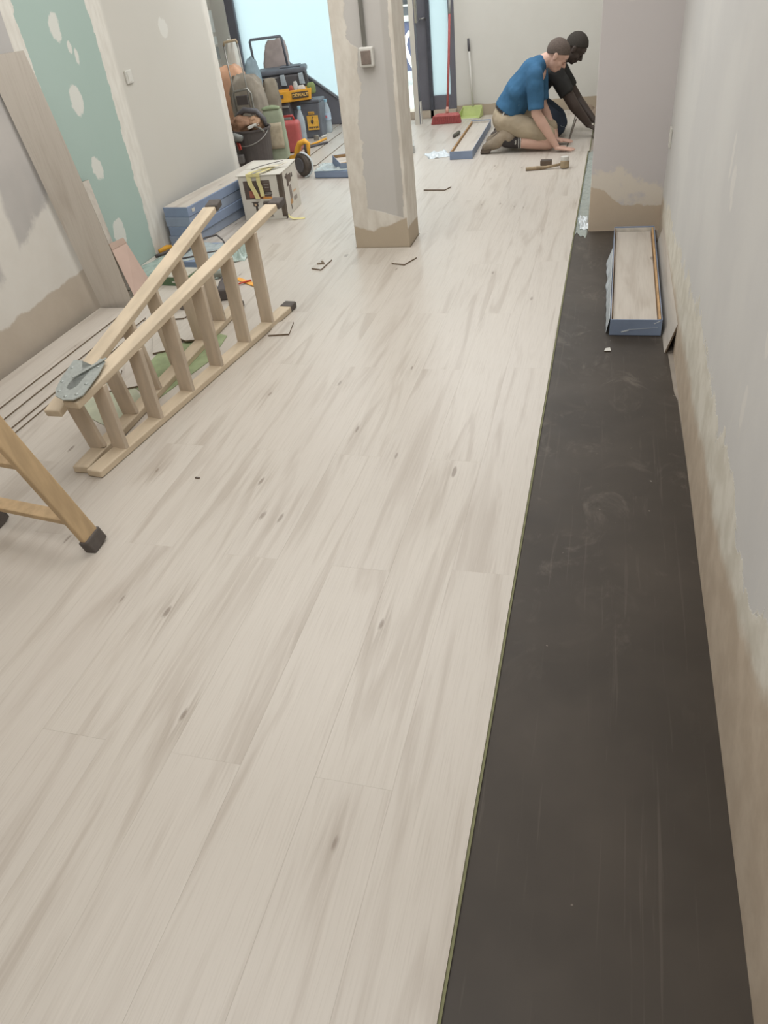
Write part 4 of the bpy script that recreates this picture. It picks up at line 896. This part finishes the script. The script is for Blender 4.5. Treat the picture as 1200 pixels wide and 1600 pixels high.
# rags and bags behind
quad_sack('paint_rag_bag', (-3.74, 9.06, 0), (.34, .18, .90), simple('pinkish_grey_sack', (176, 164, 160), .85, .15, var=.12, scale=8, bump=.4), 'pinkish grey sack standing behind the rolling chest handle', 'sack', 12, .2, .5, .14, top=.8, lean=(.07, 0))
quad_sack('orange_bag', (-3.745, 7.95, 0), (.27, .24, .80), simple('orange_bag_plastic', (212, 166, 136), .6, .3, var=.12, scale=7, bump=.4), 'orange plastic bag standing behind the hand truck', 'bag', 14, .2, .42, .10)
quad_sack('white_bag', (-3.86, 8.22, 0), (.20, .2, 1.0), simple('white_bag_plastic', (214, 212, 204), .55, .3, var=.05, scale=7, bump=.4), 'white plastic bag standing beside the recess wall', 'bag', 17, .2, .5, .2, top=.55, lean=(.05, 0))
quad_sack('blue_bag', (-3.70, 8.38, 0), (.20, .16, .80), simple('pale_blue_bag', (148, 168, 178), .6, .3, var=.12, scale=9, bump=.4), 'pale blue plastic bag left of the rolling tool chest', 'bag', 19, .2, .55, .2, top=.8)
quad_sack('canvas_sack', (-3.47, 7.66, 0), (.36, .24, .74), M['clothgrey'], 'large stained grey sack behind the bin, on the hand truck', 'sack', 22, .1, .5, .2, top=.9)
quad_sack('canvas_sack', (-3.35, 7.95, 0), (.19, .16, .66), simple('grey_cloth_sack2', (140, 132, 118), .85, .15, var=.16, scale=9, bump=.4), 'smaller grey cloth sack left of the black drawer case', 'sack', 25, .3, .5, .14, top=.8)
ht = thing('hand_truck', 'folding hand truck with thin grey rails before the grey sack', 'hand truck', (-3.42, 7.4, 0), .05)
ch(ht, MB().tube([(-.075, .0, .42), (-.075, .0, .60), (-.085, .0, 1.01)], .007, 8), 'rail', M['steelm'], smooth=True); ch(ht, MB().tube([(.06, .02, .42), (.058, .02, .60), (.045, .02, 1.02)], .007, 8), 'rail', M['steelm'], smooth=True)
ch(ht, MB().tube([(-.085, .0, 1.01), (-.075, .0, 1.035), (.035, .02, 1.045), (.045, .02, 1.02)], .011, 8), 'handle', simple('tan_grip', (178, 160, 134), .6), smooth=True)
ch(ht, MB().tube([(-.09, -.01, .02), (-.09, -.01, .60), (-.07, -.01, .635), (.07, .0, .65), (.095, .0, .61), (.095, .0, .02)], .010, 8), 'frame', M['steelm'], smooth=True)
ch(ht, MB().b2(-.055, .06, -.02, .0, .52, .60), 'plate', M['dark_pl'], bevel=.004); ch(ht, MB().b2(-.11, .11, -.11, .02, .001, .008), 'toe_plate', M['steelm'])
# pale boards on the floor with small tools
BG = 'pale planks lying loose before the tool boxes'
o = loose_plank(None, 'laminate_plank', (-2.985, 7.35, .0085), (-2.99, 8.68, .0085), .192); tag(o, 'pale loose plank next to the black tool box and bottle', 'plank', BG)
o = loose_plank(None, 'laminate_plank', (-2.775, 7.15, .0085), (-2.785, 8.50, .0085), .192); tag(o, 'pale loose plank nearer the pillar, parallel to its neighbour', 'plank', BG)
t = thing('pliers', 'pliers with yellow grips lying on the pale loose plank', 'pliers', (-3.0, 8.2, .009))
m = MB(); m.tube([(-3.04, 8.05, .018), (-2.99, 8.15, .018), (-2.95, 8.30, .02)], [.006, .012, .012], 8); m.build('grip', M['yellow'], t, smooth=True)
MB().tube([(-3.08, 7.95, .018), (-3.045, 8.04, .018)], [.008, .014], 8).build('jaws', M['steelm'], t, smooth=True)
t = thing('screwdriver', 'long black handled screwdriver on the pale loose plank', 'screwdriver', (-2.95, 8.0, .009))
MB().tube([(-3.05, 7.86, .02), (-2.93, 8.02, .02), (-2.87, 8.10, .02)], [.010, .014, .012], 8).build('handle', M['black_pl'], t, smooth=True)
MB().tube([(-3.12, 7.77, .02), (-3.05, 7.86, .02)], .004, 6).build('shaft', M['steelm'], t, smooth=True)
t = thing('hole_saw', 'small silver metal tool beside the pliers', 'tool', (-3.06, 8.28, .009))
MB().lathe([(.028, 0), (.028, .045), (.02, .05), (.012, .05), (.012, .0)], (-3.06, 8.30, .0095), 16).build('cup', M['steelm'], t)
MB().tube([(-3.03, 8.38, .02), (-3.0, 8.47, .02)], .012, 8).build('shank', M['white_pl'], t, smooth=True)
# disc cutter
dc = thing('disc_cutter', 'yellow and black disc cutter with D handle behind the white carton', 'power tool', (-2.66, 6.78, 0))
RX = Matrix.Rotation(math.radians(70), 3, 'Y') @ Matrix.Rotation(.5, 3, 'X')
ang = Matrix.Rotation(math.radians(-35), 3, 'Z') @ Matrix.Rotation(PI/2, 3, 'X')
m = MB(); m.lathe([(.02, -.035), (.085, -.035), (.10, -.02), (.10, .02), (.085, .035), (.02, .035)], (-2.655, 6.77, .102), 28, ang); m.build('wheel_guard', simple('dark_guard', (84, 76, 70), .6, var=.1), dc)
MB().lathe([(.03, -.05), (.06, -.048), (.06, .048), (.03, .05)], (-2.655, 6.77, .102), 20, ang).build('motor_housing', M['black_pl'], dc, bevel=.004)
MB().tube([(-2.66+.105*math.cos(a), 6.76-.06*math.cos(a)*0-.03, .105+.105*math.sin(a)) for a in [math.radians(x) for x in range(-80, 95, 12)]], .008, 8).build('clear_shroud', M['film_w'], dc, smooth=True)
m = MB(); m.tube([(-2.84, 6.95, .12), (-2.77, 6.93, .13), (-2.75, 6.92, .19), (-2.72, 6.92, .245), (-2.66, 6.90, .265), (-2.635, 6.90, .245), (-2.65, 6.90, .14), (-2.69, 6.90, .115), (-2.77, 6.93, .115)], [.022, .032, .030, .026, .025, .024, .022, .026, .030], 10, closed=False); m.build('d_handle', M['yellow'], dc, smooth=True)
MB().tube([(-2.65, 6.895, .245), (-2.655, 6.895, .15)], .021, 8).build('grip', M['dark_pl'], dc, smooth=True)
MB().tube([(-2.84, 6.95, .12), (-2.89, 6.97, .10)], [.02, .010], 8).build('nozzle', M['dark_pl'], dc, smooth=True)
# blue cartons beside the pillar
c = thing('flat_blue_carton', 'crushed blue carton wrapped in film on the floor left of the pillar', 'carton', (-2.53, 6.68, 0), -.12)
ch(c, MB().b2(0, .36, 0, .30, .001, .06), 'carton', M['blue'], bevel=.008)
crumple('wrap', (-2.36, 6.80, .062), .36, .3, .02, M['film'], None, 0, 41, parent=None).parent = None
bpy.data.objects['wrap.001'].name = 'plastic_film'; tag(bpy.data.objects[[o_.name for o_ in C.objects if o_.name.startswith('plastic_film')][-1]], 'clear film over the crushed blue carton left of the pillar', 'plastic film')
c2 = open_carton('open_laminate_carton', 'open blue carton half hidden behind the pillar, tipped on the crushed one', 'carton', (-2.40, 6.83, .085), math.radians(-52), .19, .62, .07)
c2.rotation_euler = (math.radians(-3), math.radians(12), math.radians(-52))
c3 = thing('open_laminate_carton', 'end of a pale carton showing right of the pillar foot', 'carton', (-2.02, 7.42, 0), .25)
ch(c3, MB().b2(0, .24, 0, .28, .001, .066), 'carton', simple('pale_carton', (176, 176, 172), .6, var=.05), bevel=.003); ch(c3, MB().b2(.01, .23, .01, .27, .066, .068), 'plank', M['loose'])

# ------------------------------------------------------------------ far right: carton, broom, dustpan, film, mallet
cf = open_carton('open_laminate_carton', 'open blue carton of planks on the floor left of the kneeling man', 'carton', (-1.385, 7.13, .0005), .018, .205, 1.38, .068, strip_side=-1)
crumple('plastic_film', (-1.54, 7.34, 0), .20, .24, .03, M['film_w'], 'crumpled white film on the floor beside the far open carton', .4, 51, freq=18)
t = thing('sealant_nozzle', 'small dark cylinder on the floor left of the far open carton', 'tube', (-1.5, 8.15, 0))
MB().tube([(-1.515, 8.08, .018), (-1.495, 8.24, .018)], .017, 10).build('tube', simple('olive_tube', (96, 94, 84), .5), t, smooth=True)
MB().tube([(-1.515, 8.08, .018), (-1.52, 8.03, .016)], [.010, .004], 8).build('tip', M['dark_pl'], t, smooth=True)
br = thing('broom', 'red broom with long handle leaning by the dark door frame', 'broom', (-1.72, 8.85, 0))
M['red'] = simple('red_broom', (174, 98, 95), .6, .3, var=.1, scale=40)
MB().hexa([Vector(v) for v in ((-1.885, 8.80, .075), (-1.59, 8.80, .075), (-1.585, 8.87, .075), (-1.88, 8.87, .075), (-1.835, 8.815, .10), (-1.615, 8.815, .10), (-1.61, 8.86, .10), (-1.83, 8.86, .10))]).build('broom_head', M['red'], br, bevel=.004)
bb = MB()
for i in range(30):
    for j in range(4):
        x = -1.875+i*.0098; y = 8.805+j*.018; sp_ = (i-14.5)*.0012
        bb.beam((x, y, .078), (x+sp_-.004, y-.008+.004*j, .002), .006, .006)
o = bb.build('bristles', simple('red_bristles', (164, 88, 86), .7, .2, var=.15, scale=90), br); o['kind'] = 'stuff'
MB().tube([(-1.728, 8.84, .10), (-1.722, 8.85, .16)], [.018, .013], 10).build('socket', simple('pink_socket', (208, 160, 146), .5), br, smooth=True)
MB().tube([(-1.722, 8.85, .15), (-1.703, 8.94, .6), (-1.693, 9.02, .98)], .0125, 10).build('handle', M['red'], br, smooth=True)
MB().tube([(-1.693, 9.02, .98), (-1.690, 9.05, 1.12)], .0135, 10).build('handle_collar', M['grey_pl'], br, smooth=True)
MB().tube([(-1.690, 9.05, 1.12), (-1.688, 9.09, 1.32)], .0125, 10).build('handle_grip', M['red'], br, smooth=True)
dp = thing('dustpan', 'lime green dustpan with white stick against the far wall', 'dustpan', (-1.53, 9.08, 0))
M['lime'] = simple('lime_plastic', (186, 198, 134), .5, .35, var=.05)
m = MB(); pts = [(-1.665, 9.02, .004), (-1.42, 9.02, .004), (-1.385, 9.17, .004), (-1.63, 9.17, .004)]
m.prism([(-1.655, 9.0), (-1.405, 9.0), (-1.385, 9.17), (-1.625, 9.17)], .002, .007); m.build('pan_base', M['lime'], dp)
m = MB(); m.hexa([Vector(v) for v in ((-1.64, 9.15, .005), (-1.385, 9.15, .005), (-1.385, 9.17, .005), (-1.64, 9.17, .005), (-1.61, 9.165, .105), (-1.40, 9.165, .105), (-1.40, 9.175, .105), (-1.61, 9.175, .105))]); m.build('back_wall', M['lime'], dp, bevel=.003)
for s_, a, b_ in ((0, (-1.655, 9.0), (-1.625, 9.165)), (1, (-1.405, 9.0), (-1.385, 9.165))):
    m = MB(); m.add([(a[0], a[1], .005), (b_[0], b_[1], .005), (b_[0]+(.02 if s_ == 0 else -.01), b_[1], .10), (a[0]+.005, a[1], .006), (a[0], a[1], .02), (a[0]+.004, a[1], .005), (b_[0]+.004, b_[1], .005), (b_[0]+(.024 if s_ == 0 else -.006), b_[1], .10), (a[0]+.009, a[1], .006), (a[0]+.004, a[1], .02)], [(0, 1, 2, 4), (9, 7, 6, 5), (4, 2, 7, 9), (1, 6, 7, 2), (0, 5, 6, 1), (0, 4, 9, 5)]); m.build('side_wall', M['lime'], dp)
MB().prism([(-1.65, 8.985), (-1.43, 8.985), (-1.405, 9.02), (-1.655, 9.02)], .001, .006).build('front_lip', M['white_pl'], dp)
MB().tube([(-1.495, 9.165, .10), (-1.53, 9.20, .62)], .011, 10).build('stick', M['white_pl'], dp, smooth=True)
MB().tube([(-1.53, 9.20, .62), (-1.536, 9.207, .735)], [.014, .012], 10).build('grip', M['black_pl'], dp, smooth=True)
ml = thing('mallet', 'wooden handled mallet with white and tan head on the floor', 'mallet', (-.45, 6.67, 0))
MB().tube([(-.655, 6.62, .013), (-.56, 6.635, .015), (-.50, 6.645, .014), (-.37, 6.665, .03)], [.014, .016, .012, .010], 10).build('handle', simple('worn_handle', (156, 138, 112), .6, var=.2, scale=30), ml, smooth=True)
MB().lathe([(.032, 0), (.036, .008), (.036, .05), (.032, .055)], (-.345, 6.655, .001), 20, Matrix.Rotation(-.12, 3, 'X')).build('head', simple('tan_rubber', (158, 142, 116), .7, var=.12), ml, bevel=.002)
MB().lathe([(.031, 0), (.034, .006), (.033, .03), (.028, .034)], (-.346, 6.662, .055), 20, Matrix.Rotation(-.12, 3, 'X')).build('head_face', M['white_pl'], ml, bevel=.002)
tp = thing('tapping_block', 'dark brown tapping block lying behind the mallet handle', 'block', (-.5, 6.76, 0))
MB().b2(-.55, -.455, 6.74, 6.79, .001, .045).build('block', simple('dark_block', (104, 90, 78), .6, var=.1), tp, bevel=.010, seg=3)
MB().b2(-.548, -.457, 6.742, 6.788, .038, .0462).build('top_face', simple('block_top', (84, 76, 70), .6), tp, bevel=.004)

# ------------------------------------------------------------------ people
WS = bpy.data.scenes.new('workbench')
def blob(name, mb, mat, parent=None, voxel=.006, smooth=3, noise_amp=0):
    me = mb.mesh(name+'_src', mat); o = bpy.data.objects.new(name, me); WS.collection.objects.link(o)
    r = o.modifiers.new('r', 'REMESH'); r.mode = 'VOXEL'; r.voxel_size = voxel; r.use_smooth_shade = True
    if smooth: s_ = o.modifiers.new('s', 'SMOOTH'); s_.iterations = smooth; s_.factor = .5
    WS.view_layers[0].update(); dg = WS.view_layers[0].depsgraph; ne = bpy.data.meshes.new_from_object(o.evaluated_get(dg))
    o.modifiers.clear(); WS.collection.objects.unlink(o); C.objects.link(o); o.data = ne; ne.name = name; ne.materials.clear(); ne.materials.append(mat)
    ne.polygons.foreach_set('use_smooth', [True]*len(ne.polygons))
    if noise_amp:
        for v in ne.vertices:
            v.co += v.normal*noise_amp*mnoise.fractal(v.co*9, .8, 2.0, 3)
    if parent: o.parent = parent
    return o
def skin(name, rgb): 
    m = NT(name, .55, .35); n = m.noise(m.co(), 25, 3); c = lin(*rgb); m.put(m.b.inputs['Base Color'], m.mix(n, tuple(x*.93 for x in c[:3])+(1,), tuple(min(1, x*1.07) for x in c[:3])+(1,)))
    m.b.inputs['Subsurface Weight'].default_value = .0; return m.m
def cloth(name, rgb, var=.12, specks=None):
    m = NT(name, .9, .1); n = m.noise(m.co(), 7, 4); f_ = m.noise(m.co(), 300, 2); c = lin(*rgb)
    col = m.mix(m.step(n, .3, .7), tuple(x*(1-var) for x in c[:3])+(1,), tuple(min(1, x*(1+var)) for x in c[:3])+(1,))
    if specks: sp_ = m.noise(m.co(), 28, 1); col = m.mix(m.step(sp_, .77, .80), col, lin(*specks))
    m.put(m.b.inputs['Base Color'], col); m.bump(n, .4, .01); return m.m
def head(mb, c, th, roll=0):      # head facing +x, pitched down by th about y
    q = Matrix.Rotation(th, 3, 'Y'); c = Vector(c); T = lambda p: c+q @ Vector(p)
    E = lambda p, r: mb.ell(T(p), r, q)
    E((-.012, 0, .030), (.094, .074, .088)); E((.012, 0, -.035), (.068, .060, .075)); E((.035, 0, -.075), (.045, .042, .038))
    E((.052, 0, -.092), (.026, .026, .020)); E((.060, 0, .035), (.030, .052, .035))
    mb.cap(T((.080, 0, .008)), .008, T((.103, 0, -.028)), .0125); E((.092, 0, -.034), (.014, .017, .010))
    for s_ in (-1, 1):
        E((.050, .034*s_, -.030), (.028, .022, .026)); E((.076, .030*s_, .026), (.012, .022, .008)); E((.076, .030*s_, .004), (.010, .014, .010))
        E((-.006, .073*s_, -.008), (.018, .010, .032)); E((-.012, .078*s_, .004), (.018, .007, .022))
    mb.cap(T((.082, -.018, -.058)), .0075, T((.082, .018, -.058)), .0075); mb.cap(T((.080, -.015, -.068)), .008, T((.080, .015, -.068)), .008)
    return T, q
def face_parts(T, q, body, hairmat, eye, scale=1.0, full=False):
    for s_ in (-1, 1):
        m = MB(); m.ell(T((.0865, .030*s_, .002)), (.004, .011, .0045), q); o = m.build('eye', eye, smooth=True); o.parent = body
        m = MB(); m.cap(T((.090, .016*s_, .024)), .0035, T((.083, .044*s_, .026)), .003); o = m.build('eyebrow', hairmat, smooth=True); o.parent = body
    m = MB(); m.cap(T((.0895, -.016, -.0635)), .0025, T((.0895, .016, -.0635)), .0025); o = m.build('mouth', simple('lip_'+hairmat.name, (138, 84, 78), .5), smooth=True); o.parent = body
def hair(T, q, c, mat, body, front=(.078, .052), back=(-.09, -.035), r=(.101, .081, .095)):
    bm = bmesh.new(); bmesh.ops.create_uvsphere(bm, u_segments=40, v_segments=28, radius=1)
    for v in bm.verts: v.co = Vector((v.co.x*r[0], v.co.y*r[1], v.co.z*r[2]))+Vector((-.013, 0, .031))
    # hairline: plane through forehead and nape
    f_, b_ = Vector((front[0], 0, front[1])), Vector((back[0], 0, back[1])); d = (f_-b_).normalized(); n = Vector((-d.z, 0, d.x))
    r_ = bmesh.ops.bisect_plane(bm, geom=bm.verts[:]+bm.edges[:]+bm.faces[:], plane_co=f_, plane_no=n, clear_inner=True)
    ed = [e for e in bm.edges if e.is_boundary]; bmesh.ops.holes_fill(bm, edges=ed)
    for v in bm.verts:
        k_ = 1+.012*mnoise.noise(v.co*60); v.co = c_h(T, v.co*k_)
    me = bpy.data.meshes.new('hair'); bm.to_mesh(me); bm.free(); me.materials.append(mat); me.polygons.foreach_set('use_smooth', [True]*len(me.polygons))
    o = bpy.data.objects.new('hair', me); C.objects.link(o); o.parent = body; return o
def c_h(T, p): return T((p.x, p.y, p.z))
def hand(mb, w_, d, side, curl=0.0, palm=.07, spread=.16, up=Vector((0, 0, 1)), fs=1.0):
    """palm starts at wrist w_, fingers along d; side=+1 puts the thumb towards +lateral"""
    w_ = Vector(w_); d = Vector(d).normalized(); lat = up.cross(d).normalized(); nrm = d.cross(lat).normalized()
    k = w_+d*palm
    for i, o_ in enumerate((-.028, -.010, .010, .028)): mb.cap(w_+lat*o_*.6, .0145, k+lat*o_, .0115)
    L = [.062, .078, .083, .072]
    if side < 0: L = L[::-1]
    for i, o_ in enumerate((-.031, -.011, .011, .031)):
        a = spread*(i-1.5); p = k+lat*o_; fd = (d*math.cos(a)+lat*math.sin(a)).normalized(); l = L[i]*fs; r = .0098
        for s_ in range(3):
            fd2 = (fd-nrm*math.tan(curl*(s_+.5))).normalized() if curl else fd; q_ = p+fd2*l*(.44, .32, .24)[s_]
            q_.z = max(q_.z, .0095) if up.z > .9 else q_.z
            mb.cap(p, r, q_, r-.0010); p = q_; r -= .0010
    ls = side; t0 = w_+d*.018+lat*ls*.018; t1 = t0+(d*.55+lat*ls*.85).normalized()*.042; t2 = t1+(d*.9+lat*ls*.45).normalized()*.034
    t1.z = max(t1.z, .012); t2.z = max(t2.z, .011)
    mb.cap(t0, .015, t1, .0125); mb.cap(t1, .0118, t2, .0095)

# --- man in the blue T-shirt
SK = skin('skin_fair', (202, 166, 150))
YC = 7.45
mb = MB()
Th, qh = head(mb, (-.487, YC-.01, .712), math.radians(40))
mb.cap((-.625, YC, .665), .062, (-.535, YC-.005, .70), .056)          # neck
mb.cap((-.90, YC, .27), .125, (-.79, YC, .45), .108, 1.2); mb.cap((-.79, YC, .45), .108, (-.675, YC, .595), .100, 1.5)
for s_, wr, el in ((-1, (-.452, 7.235, .045), (-.632, 7.225, .315)), (1, (-.485, 7.54, .060), (-.625, 7.655, .325))):
    shd = (-.655, YC+.185*s_, .585)
    mb.cap((-.665, YC+.08*s_, .61), .06, shd, .058); mb.cap(shd, .056, el, .044); mb.cap(el, .043, Vector(el).lerp(Vector(wr), .3), .044); mb.cap(Vector(el).lerp(Vector(wr), .3), .044, wr, .026)
hand(mb, (-.452, 7.235, .034), (1, .0, -.13), 1, palm=.075, spread=.17)
hand(mb, (-.485, 7.54, .045), (1, -.05, -.17), -1, palm=.075, spread=.14)
for s_, yk in ((-1, 7.315), (1, 7.60)):
    hip = (-.90, YC+.09*s_, .245); kn = (-.535, yk, .105); an = (-.88, yk, .085)
    mb.cap(hip, .098, kn, .066); mb.cap((-.535, yk, .064), .058, (-.66, yk, .078), .062); mb.cap((-.66, yk, .078), .062, an, .042)
    mb.cap(kn, .064, (-.52, yk, .066), .058)
    mb.cap(an, .042, (-.94, yk, .11), .045); mb.cap((-.94, yk, .11), .045, (-1.07, yk, .045), .030)
p1 = blob('person', mb, SK, voxel=.0056, smooth=2)
tag(p1, 'kneeling man in blue T-shirt and khaki shorts leaning forward, hand on the floor', 'person', 'workers kneeling at the edge of the new floor')
HB = simple('cropped_brown_hair', (96, 86, 80), .85, .15, var=.15, scale=120, bump=.3)
hair(Th, qh, None, HB, p1, front=(.072, .060), back=(-.095, -.040)); face_parts(Th, qh, p1, HB, simple('eye_dark', (70, 60, 56), .3))
sb = MB()
sb.cap((-.885, YC, .325), .138, (-.80, YC, .47), .128, 1.28); sb.cap((-.80, YC, .47), .128, (-.69, YC, .60), .112, 1.55); sb.cap((-.69, YC, .60), .11, (-.635, YC, .655), .075, 1.5)
for s_, el in ((-1, (-.636, 7.226, .345)), (1, (-.626, 7.652, .355))):
    shd = (-.655, YC+.185*s_, .59); sb.cap((-.675, YC+.07*s_, .625), .068, shd, .072); sb.tube([shd, el], [.073, .070], 20)
BL = cloth('blue_tshirt_cloth', (62, 100, 132), .14, (150, 180, 196))
ts = blob('tshirt', sb, BL, p1, voxel=.010, smooth=3, noise_amp=.006)
def cut(o, co, no):     # trims a garment along a plane, leaving a clean hem
    bm = bmesh.new(); bm.from_mesh(o.data); bmesh.ops.bisect_plane(bm, geom=bm.verts[:]+bm.edges[:]+bm.faces[:], plane_co=co, plane_no=no, clear_outer=True)
    bmesh.ops.holes_fill(bm, edges=[e for e in bm.edges if e.is_boundary]); bm.to_mesh(o.data); bm.free(); o.data.polygons.foreach_set('use_smooth', [True]*len(o.data.polygons))
hemv = Vector((-.52, 0, -.85)); cut(ts, Vector((-.90, YC, .322)), hemv)
sh_ = MB()
sh_.cap((-.915, YC, .265), .128, (-.89, YC, .29), .122, 1.22)
for s_, yk in ((-1, 7.315), (1, 7.60)):
    sh_.cap((-.91, YC+.085*s_, .245), .106, (-.62, yk, .150), .082); sh_.cap((-.62, yk, .160), .088, (-.545, yk, .135), .072)
KH = cloth('khaki_cloth', (166, 153, 132), .10, (196, 188, 170))
shorts = blob('shorts', sh_, KH, p1, voxel=.010, smooth=3, noise_amp=.008)
m = MB(); cen = Vector((-.888, YC, .312)); ax = Vector((.5, 0, .86)).normalized(); u = Vector((0, 1, 0)); v_ = ax.cross(u)
ch(p1, MB().add([tuple(cen+ax*z+(u*math.cos(a)*1.24+v_*math.sin(a))*.134) for z in (-.016, .016) for a in [2*PI*i/32 for i in range(32)]]+[tuple(cen+ax*z+(u*math.cos(a)*1.24+v_*math.sin(a))*.128) for z in (-.016, .016) for a in [2*PI*i/32 for i in range(32)]], [(i, (i+1) % 32, 32+(i+1) % 32, 32+i) for i in range(32)]+[(64+i, i, 32+i, 96+i)[::1] for i in range(0)]+[(i, 64+i, 64+(i+1) % 32, (i+1) % 32) for i in range(32)]+[(32+i, 32+(i+1) % 32, 96+(i+1) % 32, 96+i) for i in range(32)]), 'belt', simple('dark_belt', (62, 60, 66), .6), smooth=True)
ch(p1, MB().box((-.925, 7.292, .315), (.012, .012, .045), rot=Matrix.Rotation(.5, 3, 'Y')), 'belt_loop', M['white_pl'])
ch(p1, MB().sheet(lambda u, v: (-.70+.05*u, 7.335-.012-.0*v, .275-.03*v-.02*u), 4, 4, .006), 'pocket_flap', simple('pocket_dark', (78, 72, 66), .7))
SOK = simple('black_sock', (66, 62, 62), .9, .1); SW = simple('sock_white', (200, 198, 192), .9, .1)
BOOT = cloth('worn_boot_suede', (142, 130, 114), .3, (190, 186, 176)); SOLE = simple('boot_sole', (96, 86, 76), .8)
for s_, yk in ((-1, 7.315), (1, 7.60)):
    sk_ = MB(); sk_.cap((-.775, yk, .082), .054, (-.90, yk, .092), .052)
    o = blob('sock', sk_, SOK, p1, voxel=.007, smooth=1)
    for xs in (-.770, -.786):
        o2 = MB().lathe([(.0565, -.0028), (.0575, 0), (.0565, .0028)], (xs, yk, .083), 24, Matrix.Rotation(PI/2, 3, 'Y')).build('sock_stripe', SW, smooth=True); o2.parent = o
    if s_ < 0:
        o2 = MB().tube([(-.806, yk-.055, .098), (-.812, yk-.056, .106), (-.818, yk-.056, .098), (-.808, yk-.056, .088), (-.812, yk-.056, .076), (-.820, yk-.056, .080)], .0035, 6).build('sock_mark', SW, smooth=True); o2.parent = o
    bt = MB(); bt.cap((-.87, yk, .125), .056, (-.915, yk, .17), .050); bt.cap((-.905, yk, .15), .056, (-.99, yk, .085), .054); bt.cap((-.99, yk, .082), .052, (-1.085, yk, .048), .040)
    b_o = blob('boot', bt, BOOT, p1, voxel=.008, smooth=2, noise_amp=.006)
    o2 = MB().hexa([Vector(v) for v in ((-1.135, yk-.036, .003), (-1.05, yk-.04, .003), (-1.05, yk+.04, .003), (-1.135, yk+.036, .003), (-1.125, yk-.036, .045), (-.955, yk-.04, .165), (-.955, yk+.04, .165), (-1.125, yk+.036, .045))]).build('sole', SOLE, bevel=.012, seg=3); o2.parent = b_o

# --- man in black behind him
SKD = skin('skin_dark', (72, 62, 57))
YB = 7.95; mb = MB()
Tb, qb = head(mb, (-.362, YB-.02, .700), math.radians(46))
mb.cap((-.505, YB, .62), .064, (-.41, YB-.01, .672), .058)
mb.cap((-.78, YB, .33), .120, (-.66, YB, .46), .105, 1.25); mb.cap((-.66, YB, .46), .105, (-.545, YB, .56), .100, 1.5)
for s_, el, wr in ((-1, (-.335, 7.74, .265), (-.205, 7.78, .105)), (1, (-.33, 8.14, .26), (-.17, 8.02, .10))):
    shd = (-.515, YB+.185*s_, .535); mb.cap((-.54, YB+.08*s_, .56), .062, shd, .060); mb.cap(shd, .058, el, .048); mb.cap(el, .047, wr, .030)
hand(mb, (-.205, 7.78, .098), (1, .05, -.55), 1, curl=.35, palm=.062, spread=.06)
hand(mb, (-.17, 8.02, .095), (1, -.1, -.5), -1, curl=.35, palm=.062, spread=.06)
for s_, yk in ((-1, 7.835), (1, 8.07)):
    mb.cap((-.79, YB+.09*s_, .32), .095, (-.50, yk, .115), .068); mb.cap((-.50, yk, .115), .066, (-.49, yk, .07), .062)
    mb.cap((-.50, yk, .066), .058, (-.90, yk, .07), .042); mb.cap((-.90, yk, .07), .042, (-1.02, yk, .045), .034)
p2 = blob('person', mb, SKD, voxel=.0056, smooth=2)
tag(p2, 'kneeling man in black T-shirt and dark jeans reaching towards the pier', 'person', 'workers kneeling at the edge of the new floor')
HK = simple('short_black_hair', (66, 62, 58), .9, .1, var=.12, scale=160, bump=.3)
hair(Tb, qb, None, HK, p2, front=(.066, .068), back=(-.10, -.045), r=(.102, .082, .098)); face_parts(Tb, qb, p2, HK, simple('eye_black', (52, 46, 44), .3))
sb = MB(); sb.cap((-.775, YB, .37), .132, (-.66, YB, .475), .122, 1.3); sb.cap((-.66, YB, .475), .122, (-.555, YB, .57), .112, 1.55); sb.cap((-.56, YB, .575), .105, (-.52, YB, .61), .075, 1.5)
for s_, el in ((-1, (-.405, 7.745, .37)), (1, (-.40, 8.14, .36))):
    shd = (-.515, YB+.185*s_, .54); sb.cap((-.54, YB+.07*s_, .575), .07, shd, .074); sb.tube([shd, el], [.074, .068], 20)
t2 = blob('tshirt', sb, cloth('black_tshirt_cloth', (54, 54, 53), .10), p2, voxel=.010, smooth=3, noise_amp=.006)
cut(t2, Vector((-.80, YB, .335)), hemv)
jb = MB(); jb.cap((-.80, YB, .31), .130, (-.75, YB, .37), .125, 1.22)
for s_, yk in ((-1, 7.835), (1, 8.07)):
    jb.cap((-.79, YB+.085*s_, .315), .108, (-.53, yk, .150), .085); jb.cap((-.53, yk, .150), .085, (-.485, yk, .085), .075); jb.cap((-.50, yk, .080), .073, (-.90, yk, .072), .056)
je = blob('jeans', jb, cloth('dark_denim', (66, 74, 88), .14), p2, voxel=.010, smooth=3, noise_amp=.007)
ch(p2, MB().tube([(-.455, 7.757, .115), (-.44, 7.765, .10), (-.425, 7.775, .10)], .003, 6), 'knee_seam', simple('seam_light', (120, 128, 134), .8), smooth=True)
for s_, yk in ((-1, 7.835), (1, 8.07)):
    bt = MB(); bt.cap((-.90, yk, .075), .052, (-.97, yk, .09), .05); bt.cap((-.97, yk, .09), .05, (-1.08, yk, .045), .038); blob('boot', bt, simple('dark_boot_%d' % (s_+1), (84, 76, 70), .8), p2, voxel=.009, smooth=2)
tag(MB().beam((-.368, 7.56, .002), (-.315, 7.735, .165), .010, .006).build('pull_bar', simple('dark_steel_bar', (88, 76, 64), .5, .4), bevel=.001), 'thin dark steel bar leaning from the floor to the second man\'s forearm', 'bar')

bpy.data.scenes.remove(WS)
